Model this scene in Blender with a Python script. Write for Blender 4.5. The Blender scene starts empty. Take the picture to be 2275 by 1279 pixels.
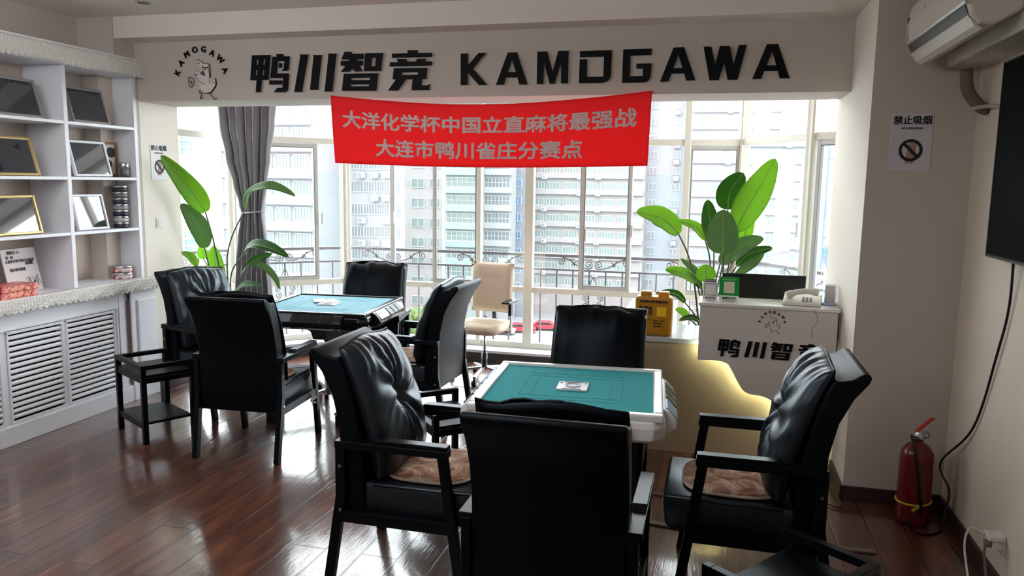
import bpy, bmesh, math, random
from mathutils import Vector, Matrix, Euler
random.seed(7)
PI = math.pi
sc = bpy.context.scene
col = sc.collection

# ------------------------------------------------------------------ camera
CX, CY, F, CAMH = 1137.5, 639.5, 1721.04, 1.8
R = Matrix(((0.96755707, -0.04806439, 0.24803856),
            (0.25222715, 0.12681033, -0.95932299),
            (0.01465542, 0.9907618, 0.13481938)))
cam = bpy.data.cameras.new('camera')
cam.sensor_fit = 'HORIZONTAL'; cam.sensor_width = 36.0; cam.lens = F / 2275 * 36.0
cam.clip_start = 0.05; cam.clip_end = 2000
cam_ob = bpy.data.objects.new('camera', cam); col.objects.link(cam_ob)
cam_ob.matrix_world = Matrix.Translation((0, 0, CAMH)) @ R.to_4x4()
sc.camera = cam_ob
# ------------------------------------------------------------------ world, sun, exposure
sc.view_settings.view_transform = 'Standard'
sc.view_settings.look = 'None'
sc.view_settings.gamma = 1.0
sc.view_settings.use_curve_mapping = False
sc.view_settings.exposure = 0.68
sc.cycles.use_denoising = True
sc.cycles.max_bounces = 10
sc.cycles.diffuse_bounces = 5
sc.cycles.transparent_max_bounces = 16
sc.cycles.sample_clamp_indirect = 6.0
world = bpy.data.worlds.new('sky'); sc.world = world
world.use_nodes = True
bg = world.node_tree.nodes['Background']
bg.inputs['Color'].default_value = (0.95, 0.97, 1.0, 1)
bg.inputs['Strength'].default_value = 7.0
SUN_STRENGTH = 0.8
sun = bpy.data.lights.new('sun', 'SUN'); sun.energy = SUN_STRENGTH; sun.angle = 0.02; sun.color = (1.0, 0.96, 0.9)
sun_ob = bpy.data.objects.new('sun', sun); col.objects.link(sun_ob)
sun_ob.rotation_euler = Vector((0.35, 0.75, -0.62)).to_track_quat('-Z', 'Y').to_euler()
FILL_ENERGY = 19.5      # emission of the added fill lamps, unseen above and behind the camera

# ------------------------------------------------------------------ helpers
def ray(px, py):
    return R @ Vector((px - CX, -(py - CY), -F))
def onY(px, py, y):
    """the point of the plane Y = y measured at a pixel of the photograph"""
    r = ray(px, py); return Vector((0, 0, CAMH)) + r * (y / r.y)
def onX(px, py, x):
    r = ray(px, py); return Vector((0, 0, CAMH)) + r * (x / r.x)
def onZ(px, py, z):
    r = ray(px, py); return Vector((0, 0, CAMH)) + r * ((z - CAMH) / r.z)

def lin(c):
    c = c / 255.0
    return c / 12.92 if c <= 0.04045 else ((c + 0.055) / 1.055) ** 2.4
def rgb(r, g, b): return (lin(r), lin(g), lin(b), 1.0)

MATS = {}
def mat(name, color, rough=0.5, metal=0.0, spec=0.5, noise=None, bump=None, emit=None, coat=0.0, trans=0.0, subsurf=0.0):
    if name in MATS: return MATS[name]
    m = bpy.data.materials.new(name); m.use_nodes = True
    nt = m.node_tree; b = nt.nodes['Principled BSDF']
    b.inputs['Base Color'].default_value = color
    b.inputs['Roughness'].default_value = rough
    b.inputs['Metallic'].default_value = metal
    b.inputs['Specular IOR Level'].default_value = spec
    b.inputs['Coat Weight'].default_value = coat
    b.inputs['Transmission Weight'].default_value = trans
    if emit:
        b.inputs['Emission Color'].default_value = emit[0]; b.inputs['Emission Strength'].default_value = emit[1]
    tc = nt.nodes.new('ShaderNodeTexCoord')
    if noise:   # (scale, second colour, amount)
        n = nt.nodes.new('ShaderNodeTexNoise'); n.inputs['Scale'].default_value = noise[0]; n.inputs['Detail'].default_value = 5
        nt.links.new(tc.outputs['Object'], n.inputs['Vector'])
        cr = nt.nodes.new('ShaderNodeValToRGB')
        cr.color_ramp.elements[0].position = 0.5 - noise[2] / 2; cr.color_ramp.elements[1].position = 0.5 + noise[2] / 2
        cr.color_ramp.elements[0].color = color; cr.color_ramp.elements[1].color = noise[1]
        nt.links.new(n.outputs['Fac'], cr.inputs['Fac']); nt.links.new(cr.outputs['Color'], b.inputs['Base Color'])
    if bump:    # (scale, strength, distance)
        n2 = nt.nodes.new('ShaderNodeTexNoise'); n2.inputs['Scale'].default_value = bump[0]; n2.inputs['Detail'].default_value = 4
        nt.links.new(tc.outputs['Object'], n2.inputs['Vector'])
        bp = nt.nodes.new('ShaderNodeBump'); bp.inputs['Strength'].default_value = bump[1]; bp.inputs['Distance'].default_value = bump[2]
        nt.links.new(n2.outputs['Fac'], bp.inputs['Height']); nt.links.new(bp.outputs['Normal'], b.inputs['Normal'])
    MATS[name] = m
    return m

def tagp(o, label=None, cat=None, group=None, kind=None):
    if label: o['label'] = label
    if cat: o['category'] = cat
    if group: o['group'] = group
    if kind: o['kind'] = kind
    return o
def empty(name, loc=(0, 0, 0), rz=0.0, label=None, cat=None, group=None, kind=None):
    o = bpy.data.objects.new(name, None); col.objects.link(o)
    o.location = loc; o.rotation_euler = (0, 0, rz); o.empty_display_size = 0.1
    return tagp(o, label, cat, group, kind)
def obj(name, bm, mats, parent=None, bevel=0.0, smooth=False, subsurf=0, label=None, cat=None, group=None, kind=None, segs=2):
    """links one bmesh (or mesh) as one object"""
    if isinstance(bm, bmesh.types.BMesh):
        me = bpy.data.meshes.new(name); bmesh.ops.recalc_face_normals(bm, faces=bm.faces); bm.to_mesh(me); bm.free()
    else: me = bm
    if not isinstance(mats, (list, tuple)): mats = [mats]
    if not me.materials:
        for m in mats: me.materials.append(m)
    if smooth:
        for p in me.polygons: p.use_smooth = True
    o = bpy.data.objects.new(name, me); col.objects.link(o)
    if bevel:
        md = o.modifiers.new('bevel', 'BEVEL'); md.width = bevel; md.segments = segs; md.limit_method = 'ANGLE'; md.angle_limit = 0.6
        md.harden_normals = False
    if subsurf:
        md = o.modifiers.new('subsurf', 'SUBSURF'); md.levels = subsurf; md.render_levels = subsurf
    if parent: o.parent = parent
    return tagp(o, label, cat, group, kind)
def copy_tree(o, parent=None):
    c = o.copy(); col.objects.link(c); c.parent = parent
    for ch in list(o.children): copy_tree(ch, c)
    return c

def B(): return bmesh.new()
def box(bm, x0, x1, y0, y1, z0, z1, mi=0, M=None):
    vs = [bm.verts.new((x, y, z)) for x in (x0, x1) for y in (y0, y1) for z in (z0, z1)]
    if M is not None:
        for v in vs: v.co = M @ v.co
    for f in ((0, 1, 3, 2), (4, 6, 7, 5), (0, 4, 5, 1), (2, 3, 7, 6), (0, 2, 6, 4), (1, 5, 7, 3)):
        fc = bm.faces.new([vs[i] for i in f]); fc.material_index = mi
    return bm
def bx(*a, **k): return box(B(), *a, **k)
def bar(bm, p, q, w, h, mi=0, up=Vector((0, 0, 1))):
    """rectangular bar from p to q, width w sideways, height h along up"""
    p, q = Vector(p), Vector(q); d = (q - p).normalized()
    s = d.cross(up)
    if s.length < 1e-4: s = d.cross(Vector((0, 1, 0)))
    s.normalize(); u = s.cross(d).normalized()
    vs = [bm.verts.new(c + s * a * w / 2 + u * b * h / 2) for c in (p, q) for a, b in ((-1, -1), (1, -1), (1, 1), (-1, 1))]
    for f in ((0, 1, 2, 3), (7, 6, 5, 4), (0, 4, 5, 1), (1, 5, 6, 2), (2, 6, 7, 3), (3, 7, 4, 0)):
        fc = bm.faces.new([vs[i] for i in f]); fc.material_index = mi
    return bm
def tube(bm, pts, rad, n=8, mi=0, cap=True):
    pts = [Vector(p) for p in pts]; rings = []
    for i, p in enumerate(pts):
        d = (pts[min(i + 1, len(pts) - 1)] - pts[max(i - 1, 0)]).normalized()
        a = Vector((0, 0, 1)) if abs(d.z) < 0.9 else Vector((1, 0, 0))
        if i and True:
            s = rings_s - d * rings_s.dot(d)
            s = s.normalized() if s.length > 1e-4 else d.cross(a).normalized()
        else: s = d.cross(a).normalized()
        rings_s = s
        t = d.cross(s)
        r = rad[i] if isinstance(rad, (list, tuple)) else rad
        rings.append([bm.verts.new(p + (s * math.cos(2 * PI * k / n) + t * math.sin(2 * PI * k / n)) * r) for k in range(n)])
    for a, b in zip(rings, rings[1:]):
        for k in range(n):
            f = bm.faces.new((a[k], a[(k + 1) % n], b[(k + 1) % n], b[k])); f.material_index = mi; f.smooth = True
    if cap:
        for r in (rings[0], rings[-1]):
            try: bm.faces.new(r).material_index = mi
            except ValueError: pass
    return bm
def lathe(bm, prof, c=(0, 0, 0), n=24, mi=0):
    """prof: (radius, z) pairs"""
    c = Vector(c); rings = []
    for r, z in prof:
        rings.append([bm.verts.new(c + Vector((max(r, 1e-4) * math.cos(2 * PI * k / n), max(r, 1e-4) * math.sin(2 * PI * k / n), z))) for k in range(n)])
    for a, b in zip(rings, rings[1:]):
        for k in range(n):
            f = bm.faces.new((a[k], a[(k + 1) % n], b[(k + 1) % n], b[k])); f.material_index = mi; f.smooth = True
    for r in (rings[0], rings[-1]): bm.faces.new(r).material_index = mi
    return bm
def prism(bm, poly, y0, y1, axis='X', mi=0):
    """poly in the plane across axis, extruded along it from y0 to y1"""
    def P(a, b, t):
        return {'X': (t, a, b), 'Y': (a, t, b), 'Z': (a, b, t)}[axis]
    A = [bm.verts.new(P(a, b, y0)) for a, b in poly]; C = [bm.verts.new(P(a, b, y1)) for a, b in poly]
    n = len(poly)
    for k in range(n): bm.faces.new((A[k], A[(k + 1) % n], C[(k + 1) % n], C[k])).material_index = mi
    bm.faces.new(A).material_index = mi; bm.faces.new(C[::-1]).material_index = mi
    return bm
def spline(pts, n=8):
    P = [Vector(p) for p in pts]; out = []
    for i in range(len(P) - 1):
        p0, p1, p2, p3 = P[max(i - 1, 0)], P[i], P[i + 1], P[min(i + 2, len(P) - 1)]
        for k in range(n):
            t = k / n
            out.append(0.5 * ((2 * p1) + (p2 - p0) * t + (2 * p0 - 5 * p1 + 4 * p2 - p3) * t * t + (3 * p1 - p0 - 3 * p2 + p3) * t ** 3))
    out.append(P[-1]); return out
def curve_mesh(c):
    o = bpy.data.objects.new('tmp', c); col.objects.link(o)
    dg = bpy.context.evaluated_depsgraph_get()
    me = bpy.data.meshes.new_from_object(o.evaluated_get(dg))
    bpy.data.objects.remove(o); bpy.data.curves.remove(c)
    return me
def poly_mesh(loops, depth):
    """flat outlines with holes (x, z) extruded to a plate lying in the XZ plane, front towards -Y"""
    c = bpy.data.curves.new('outline', 'CURVE'); c.dimensions = '2D'; c.fill_mode = 'BOTH'; c.extrude = depth / 2
    for lp in loops:
        s = c.splines.new('POLY'); s.points.add(len(lp) - 1); s.use_cyclic_u = True
        for p, (x, z) in zip(s.points, lp): p.co = (x, z, 0, 1)
    me = curve_mesh(c); me.transform(Matrix.Rotation(PI / 2, 4, 'X')); me.materials.clear(); return me
def text_mesh(body, size, bold=0.0, depth=0.004, align='CENTER', spacing=1.0, shear=0.0, res=3, xs=1.0):
    """lettering in the XZ plane, front towards -Y"""
    c = bpy.data.curves.new('lettering', 'FONT'); c.body = body; c.size = size; c.offset = bold * size
    c.extrude = depth / 2; c.align_x = align; c.align_y = 'CENTER'; c.space_character = spacing; c.shear = shear; c.resolution_u = res
    c.offset = 0.0
    me = curve_mesh(c); me.transform(Matrix.Scale(xs, 4, (1, 0, 0)))
    if bold:    # heavier strokes: the outline laid down again, shifted all round
        b = bmesh.new(); w = bold * size
        for k in range(8):
            m2 = me.copy(); m2.transform(Matrix.Translation((w * math.cos(k * PI / 4), w * math.sin(k * PI / 4), 1e-5 * k))); b.from_mesh(m2); bpy.data.meshes.remove(m2)
        b.to_mesh(me); b.free()
    me.transform(Matrix.Rotation(PI / 2, 4, 'X')); me.materials.clear(); return me
def put(name, me, m, loc, rz=0.0, parent=None, **k):
    o = obj(name, me, m, parent, **k); o.location = loc; o.rotation_euler = (0, 0, rz); return o

# ------------------------------------------------------------------ materials
M_wall = mat('painted_wall', rgb(200, 191, 182), 0.85, noise=(0.7, rgb(193, 183, 174), 0.6), bump=(60, 0.08, 0.002))
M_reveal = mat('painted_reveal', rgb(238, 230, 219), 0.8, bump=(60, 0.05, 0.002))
M_ceil = mat('painted_ceiling', rgb(224, 216, 208), 0.9, bump=(40, 0.05, 0.002))
M_white = mat('white_lacquer', rgb(236, 237, 243), 0.4, bump=(30, 0.03, 0.001))
M_shelfback = mat('shelf_backboard', rgb(205, 190, 178), 0.6)
M_frame = mat('cream_window_frame', rgb(206, 202, 190), 0.45)
M_sash = mat('grey_window_sash', rgb(178, 176, 172), 0.4)
M_black = mat('black_painted_wood', rgb(6, 7, 10), 0.34, spec=0.25, bump=(90, 0.05, 0.001))
M_leather = mat('black_leather', rgb(7, 9, 13), 0.42, spec=0.16, bump=(260, 0.12, 0.0008))
M_leather2 = mat('black_leather_cushion', rgb(12, 16, 22), 0.36, spec=0.55, bump=(260, 0.12, 0.0008))
for m_ in (M_leather, M_leather2, M_black): m_.node_tree.nodes['Principled BSDF'].inputs['Specular Tint'].default_value = (0.68, 0.86, 1.0, 1)
M_leather2.node_tree.nodes['Principled BSDF'].inputs['Specular IOR Level'].default_value = 0.8
M_piping = mat('leather_piping', rgb(16, 19, 26), 0.4, spec=0.25)
M_skirt = mat('dark_wood_skirting', rgb(62, 40, 34), 0.4, noise=(9, rgb(44, 28, 25), 0.5))
M_metal = mat('brushed_metal', rgb(200, 202, 206), 0.25, metal=1.0)
M_blackplastic = mat('black_plastic', rgb(14, 15, 17), 0.3)
M_whiteplastic = mat('white_plastic', rgb(226, 224, 222), 0.35)
M_ivory = mat('ivory_plastic', rgb(214, 209, 196), 0.4)
M_rail = mat('railing_paint', rgb(92, 82, 86), 0.5)
M_letter = mat('black_letter_face', rgb(8, 10, 15), 0.6, spec=0.15)
M_letteredge = mat('letter_backing', rgb(214, 208, 203), 0.5)
M_text = mat('black_print', rgb(15, 15, 18), 0.6)
M_stone = mat('white_stone_sill', rgb(205, 208, 214), 0.18, noise=(6, rgb(188, 192, 200), 0.5))
M_stonedark = mat('dark_stone', rgb(46, 44, 44), 0.35, noise=(8, rgb(64, 60, 58), 0.5))
M_fill = mat('fill_lamp_glow', rgb(255, 250, 240), 0.5, emit=((0.94, 0.97, 1.0, 1), FILL_ENERGY))

def glass_mat(name, tint, gloss):
    m = bpy.data.materials.new(name); m.use_nodes = True; nt = m.node_tree
    for n in list(nt.nodes): nt.nodes.remove(n)
    out = nt.nodes.new('ShaderNodeOutputMaterial'); mx = nt.nodes.new('ShaderNodeMixShader')
    t = nt.nodes.new('ShaderNodeBsdfTransparent'); t.inputs['Color'].default_value = tint
    g = nt.nodes.new('ShaderNodeBsdfGlossy'); g.inputs['Roughness'].default_value = 0.02
    mx.inputs['Fac'].default_value = gloss
    nt.links.new(t.outputs[0], mx.inputs[1]); nt.links.new(g.outputs[0], mx.inputs[2]); nt.links.new(mx.outputs[0], out.inputs[0])
    return m
M_glass = glass_mat('window_glass', (0.96, 0.98, 0.98, 1), 0.05)
M_glasstint = glass_mat('tinted_window_glass', (0.90, 0.95, 0.945, 1), 0.06)
M_acrylic = glass_mat('clear_acrylic', (0.8, 0.85, 0.9, 1), 0.18)

def floor_mat():
    m = bpy.data.materials.new('plank_floor'); m.use_nodes = True; nt = m.node_tree; b = nt.nodes['Principled BSDF']
    L = nt.links.new; N = nt.nodes.new
    tc = N('ShaderNodeTexCoord'); mp = N('ShaderNodeMapping'); mp.inputs['Rotation'].default_value = (0, 0, PI / 2)
    mp.inputs['Location'].default_value = (0.35, 0.07, 0)
    L(tc.outputs['Object'], mp.inputs['Vector'])
    br = N('ShaderNodeTexBrick'); br.offset = 0.37; br.offset_frequency = 2
    br.inputs['Scale'].default_value = 1.0; br.inputs['Brick Width'].default_value = 1.23; br.inputs['Row Height'].default_value = 0.189
    br.inputs['Mortar Size'].default_value = 0.0045; br.inputs['Mortar Smooth'].default_value = 0.6
    br.inputs['Color1'].default_value = (0, 0, 0, 1); br.inputs['Color2'].default_value = (1, 1, 1, 1); br.inputs['Mortar'].default_value = (0.5, 0.5, 0.5, 1)
    L(mp.outputs[0], br.inputs['Vector'])
    mp2 = N('ShaderNodeMapping'); mp2.inputs['Scale'].default_value = (9, 0.9, 1); L(tc.outputs['Object'], mp2.inputs['Vector'])
    ad = N('ShaderNodeVectorMath'); ad.operation = 'ADD'; L(mp2.outputs[0], ad.inputs[0])
    sc_ = N('ShaderNodeVectorMath'); sc_.operation = 'SCALE'; sc_.inputs['Scale'].default_value = 7.0
    L(br.outputs['Color'], sc_.inputs[0]); L(sc_.outputs[0], ad.inputs[1])
    n1 = N('ShaderNodeTexNoise'); n1.inputs['Scale'].default_value = 1.6; n1.inputs['Detail'].default_value = 7; n1.inputs['Distortion'].default_value = 1.2
    L(ad.outputs[0], n1.inputs['Vector'])
    cr = N('ShaderNodeValToRGB'); e = cr.color_ramp.elements
    e[0].position = 0.25; e[0].color = rgb(62, 35, 27); e[1].position = 0.78; e[1].color = rgb(136, 84, 60)
    x = cr.color_ramp.elements.new(0.5); x.color = rgb(96, 57, 43)
    L(n1.outputs['Fac'], cr.inputs['Fac'])
    hsv = N('ShaderNodeHueSaturation'); mr = N('ShaderNodeMapRange'); mr.inputs['To Min'].default_value = 0.8; mr.inputs['To Max'].default_value = 1.15
    L(br.outputs['Color'], mr.inputs['Value']); L(mr.outputs[0], hsv.inputs['Value']); L(cr.outputs['Color'], hsv.inputs['Color'])
    mx = N('ShaderNodeMix'); mx.data_type = 'RGBA'; mx.inputs[7].default_value = rgb(22, 14, 12)
    L(br.outputs['Fac'], mx.inputs[0]); L(hsv.outputs['Color'], mx.inputs[6]); L(mx.outputs[2], b.inputs['Base Color'])
    w = N('ShaderNodeTexNoise'); w.inputs['Scale'].default_value = 6; w.inputs['Detail'].default_value = 6; w.inputs['Distortion'].default_value = 2.5
    L(ad.outputs[0], w.inputs['Vector'])
    mu = N('ShaderNodeMath'); mu.operation = 'MULTIPLY_ADD'; mu.inputs[1].default_value = -1.0; L(br.outputs['Fac'], mu.inputs[0]); gr = N('ShaderNodeMath'); gr.operation = 'MULTIPLY'; gr.inputs[1].default_value = 0.30; L(w.outputs['Fac'], gr.inputs[0]); L(gr.outputs[0], mu.inputs[2])
    bp = N('ShaderNodeBump'); bp.inputs['Strength'].default_value = 0.5; bp.inputs['Distance'].default_value = 0.003
    L(mu.outputs[0], bp.inputs['Height']); L(bp.outputs['Normal'], b.inputs['Normal'])
    b.inputs['Roughness'].default_value = 0.3; b.inputs['Specular IOR Level'].default_value = 0.4; b.inputs['Coat Weight'].default_value = 1.0; b.inputs['Coat IOR'].default_value = 1.62; b.inputs['Coat Roughness'].default_value = 0.07; L(bp.outputs['Normal'], b.inputs['Coat Normal'])
    return m
M_floor = floor_mat()

def mat_fabric():
    m = bpy.data.materials.new('printed_plush'); m.use_nodes = True; nt = m.node_tree; b = nt.nodes['Principled BSDF']
    L = nt.links.new; N = nt.nodes.new
    tc = N('ShaderNodeTexCoord')
    n = N('ShaderNodeTexNoise'); n.inputs['Scale'].default_value = 7; n.inputs['Detail'].default_value = 3; n.inputs['Distortion'].default_value = 1.6
    L(tc.outputs['Object'], n.inputs['Vector'])
    cr = N('ShaderNodeValToRGB'); e = cr.color_ramp.elements
    e[0].position = 0.36; e[0].color = rgb(150, 100, 82); e[1].position = 0.64; e[1].color = rgb(236, 214, 190)
    x = e.new(0.5); x.color = rgb(204, 160, 132); L(n.outputs['Fac'], cr.inputs['Fac'])
    v = N('ShaderNodeTexVoronoi'); v.feature = 'DISTANCE_TO_EDGE'; v.inputs['Scale'].default_value = 14
    n3 = N('ShaderNodeTexNoise'); n3.inputs['Scale'].default_value = 9; L(tc.outputs['Object'], n3.inputs['Vector'])
    L(n3.outputs['Color'], v.inputs['Vector'])
    lt = N('ShaderNodeMath'); lt.operation = 'LESS_THAN'; lt.inputs[1].default_value = 0.035; L(v.outputs['Distance'], lt.inputs[0])
    mx = N('ShaderNodeMix'); mx.data_type = 'RGBA'; mx.inputs[7].default_value = rgb(104, 66, 56)
    L(lt.outputs[0], mx.inputs[0]); L(cr.outputs['Color'], mx.inputs[6]); L(mx.outputs[2], b.inputs['Base Color'])
    b.inputs['Roughness'].default_value = 0.9
    return m
M_mat = mat_fabric()
M_matedge = mat('plush_edging', rgb(206, 190, 178), 0.9)

# ------------------------------------------------------------------ room shell
def S(name, bm, m, parent=None, bevel=0.0): return obj(name, bm, m, parent, bevel=bevel, kind=None if parent else 'structure')
YH, XL, XR, YC = 5.38, -4.5, 0.80, 4.67     # header face, cabinet / left reveal plane, right reveal plane, column front
BAY = [(-4.62, 5.84), (-4.65, 6.8), (-3.79, 7.55), (0.24, 7.55), (0.74, 6.65), (1.15, 6.2)]
ZC = 3.01
fl = B()
vs = [fl.verts.new((x, y, 0)) for x, y in [(-5.2, -3.2), (1.6, -3.2), (1.6, 6.3), (0.9, 6.8), (0.4, 7.62), (-3.85, 7.62), (-4.8, 6.85), (-5.2, 5.9)]]
fl.faces.new(vs)
vs2 = [fl.verts.new((v.co.x, v.co.y, -0.25)) for v in vs]; fl.faces.new(vs2[::-1])
for i in range(8): fl.faces.new((vs[i], vs2[i], vs2[(i + 1) % 8], vs[(i + 1) % 8]))
S('floor', fl, M_floor)
# ceiling: upper tray over the room, lowered band before the header and along the right, bay ceiling
S('ceiling', bx(-5.2, 1.6, -3.2, 7.9, ZC, ZC + 0.3), M_ceil)
cb = B(); box(cb, -4.9, 1.32, 5.17, YH + 0.02, 2.85, ZC); box(cb, 0.63, 1.32, -3.0, 5.17, 2.85, ZC)
S('ceiling_band', cb, M_ceil)
S('wall_header', bx(-4.9, XR, YH, 5.86, 2.40, ZC), M_wall)
S('wall_left', bx(-5.2, -4.85, -3.2, 5.5, 0, ZC), M_wall)
pb = B(); box(pb, -4.86, -4.52, 5.16, YH, 2.72, ZC); box(pb, -4.86, -4.70, 5.34, YH, 0, 2.72); S('wall_left_pilaster', pb, M_wall)
S('wall_left_corner', bx(-4.7, -4.501, 5.352, YH, 0, 2.72), M_wall)
S('wall_left_reveal', bx(-5.2, XL, YH + 0.002, 5.84, 0, 2.3995), M_reveal)
cw = B(); box(cw, XR, 1.7, YC, 5.93, 0, ZC)
o = S('wall_right_column', cw, [M_wall, M_reveal])
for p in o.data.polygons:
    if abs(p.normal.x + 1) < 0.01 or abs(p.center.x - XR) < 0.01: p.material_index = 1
S('wall_right', bx(1.32, 1.6, -3.2, YC, 0, ZC), mat('painted_right_wall', rgb(222, 209, 193), 0.8, noise=(0.8, rgb(214, 200, 184), 0.6), bump=(40, 0.08, 0.002)))
S('wall_right_bulkhead', bx(1.13, 1.32, -3.0, 4.56, 2.42, ZC), M_wall)
S('wall_back', bx(-5.2, 1.6, -3.5, -3.2, 0, ZC), M_wall)
S('wall_bay_end', bx(1.13, 1.5, 5.9, 6.25, -0.3, ZC), M_reveal)
S('wall_bay_end.001', bx(-5.1, -4.6, 5.6, 5.86, -0.3, ZC), M_reveal)
# skirting
sk = B(); box(sk, XR - 0.0, 1.32, YC - 0.018, YC, 0, 0.085); S('baseboard_column', sk, M_skirt, bevel=0.004)
S('baseboard_right', bx(1.302, 1.32, -3.2, YC - 0.018, 0, 0.085), M_skirt, bevel=0.004)
S('baseboard_reveal', bx(XR - 0.018, XR, YC - 0.018, 5.1, 0, 0.085), M_skirt, bevel=0.004)
S('baseboard_left', bx(XL, XL + 0.018, 5.46, 5.84, 0, 0.1), M_skirt, bevel=0.004)
# low sill wall that carries the bay window
def offs(poly, d):
    out = []
    for i, p in enumerate(poly):
        p = Vector(p); a = Vector(poly[max(i - 1, 0)]); b = Vector(poly[min(i + 1, len(poly) - 1)])
        t1 = (p - a).normalized() if i else (b - p).normalized(); t2 = (b - p).normalized() if i < len(poly) - 1 else t1
        n1 = Vector((-t1.y, t1.x)); n2 = Vector((-t2.y, t2.x)); n = (n1 + n2).normalized(); k = d / max(n.dot(n1), 0.3)
        out.append(p + n * k)
    return out
inner, outer = offs(BAY, -0.25), offs(BAY, 0.12)
inner[0].x = -4.49; inner[0].y = 5.84; inner[1].x = -4.42
def ring_wall(A, Bp, z0, z1):
    bm = B()
    for i in range(len(A) - 1):
        q = [bm.verts.new((p[0], p[1], z)) for z in (z0, z1) for p in (A[i], A[i + 1], Bp[i + 1], Bp[i])]
        for f in ((0, 1, 2, 3), (7, 6, 5, 4), (0, 4, 5, 1), (1, 5, 6, 2), (2, 6, 7, 3), (3, 7, 4, 0)): bm.faces.new([q[k] for k in f])
    bmesh.ops.remove_doubles(bm, verts=bm.verts, dist=0.001)
    return bm
S('wall_sill', ring_wall(inner, outer, -0.25, 0.105), M_stonedark)
S('trim_sill', ring_wall(offs(inner, 0), outer, 0.1052, 0.13), M_stone)

# ------------------------------------------------------------------ bay windows
ZS, ZL0, ZL1, ZU0, ZU1, ZT = 0.13, 0.705, 0.76, 2.165, 2.225, 3.0
def window(idx, a, b, posts, mids, sashes, tops, handles=()):
    """one straight section; positions are distances along it from a"""
    a, b = Vector(a), Vector(b); L = (b - a).length; d = (b - a).normalized(); ang = math.atan2(d.y, d.x)
    w = empty('window_%d' % idx, (a.x, a.y, 0), ang, kind='structure')
    f = B()
    for x in (0, L): box(f, x - 0.038, x + 0.038, -0.05, 0.04, ZS, ZT)
    for z0, z1 in ((ZS, ZS + 0.06), (ZL0, ZL1), (ZU0, ZU1), (ZT - 0.05, ZT)): box(f, 0, L, -0.035, 0.03, z0, z1)
    for x, t in posts: box(f, x - t / 2, x + t / 2, -0.045, 0.035, ZS, ZT)
    for x, t in tops: box(f, x - t / 2, x + t / 2, -0.03, 0.03, ZU1, ZT)
    obj('window_frame', f, M_frame, w, bevel=0.004)
    for x, t in mids: obj('mullion', bx(x - t / 2, x + t / 2, -0.015, 0.02, ZL1, ZU0), M_sash, w, bevel=0.003)
    for x0, x1 in sashes:
        s = B(); t = 0.036
        box(s, x0, x0 + t, -0.028, 0.0, ZL1 + 0.003, ZU0 - 0.003); box(s, x1 - t, x1, -0.028, 0.0, ZL1 + 0.003, ZU0 - 0.003)
        box(s, x0 + t, x1 - t, -0.028, 0.0, ZL1 + 0.003, ZL1 + 0.04); box(s, x0 + t, x1 - t, -0.028, 0.0, ZU0 - 0.04, ZU0 - 0.003)
        so = obj('window_sash', s, M_sash, w, bevel=0.003)
        g = B(); t2 = 0.004; zz = (ZL1 + 0.04, ZU0 - 0.04)
        box(g, x0 + t, x0 + t + t2, -0.03, 0.0, *zz); box(g, x1 - t - t2, x1 - t, -0.03, 0.0, *zz)
        box(g, x0 + t, x1 - t, -0.03, 0.0, zz[0], zz[0] + t2); box(g, x0 + t, x1 - t, -0.03, 0.0, zz[1] - t2, zz[1])
        obj('sash_seal', g, mat('grey_seal', rgb(90, 90, 92), 0.6), so)
    xs = sorted([0, L] + [p[0] for p in posts])
    for x0, x1 in zip(xs, xs[1:]):
        for k, (z0, z1) in enumerate(((ZS + 0.06, ZL0), (ZL1, ZU0), (ZU1, ZT - 0.05))):
            obj('pane', bx(x0 + 0.02, x1 - 0.02, 0.004, 0.008, z0, z1), M_glasstint if (k == 1 and x0 < L / 2) else M_glass, w)
    for x, z in handles: obj('window_handle', bx(x - 0.008, x + 0.008, -0.045, -0.028, z - 0.06, z + 0.06), M_sash, w, bevel=0.003)
    return w
window(1, BAY[0], BAY[1], [], [], [], [])
window(2, BAY[1], BAY[2], [], [(0.82, 0.03)], [(0.12, 0.85)], [], [(0.88, 1.4)])
X0 = BAY[2][0]
window(3, BAY[2], BAY[3], [(X0 * -1 - 1.78, 0.09), (X0 * -1 - 0.27, 0.06), (X0 * -1 - 2.30, 0.045)],
       [(X0 * -1 - 3.25, 0.05), (X0 * -1 - 2.78, 0.03), (X0 * -1 - 1.25, 0.05), (X0 * -1 - 0.785, 0.04)],
       [(0.99, 1.49), (2.53, 3.02), (3.53, 4.0)], [], [(0.56, 1.42), (2.58, 1.3), (3.03, 1.35)])
window(4, BAY[3], BAY[4], [], [], [], [], [(0.93, 1.45)])
window(5, BAY[4], BAY[5], [], [(0.08, 0.03)], [(0.06, 0.55)], [])

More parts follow.
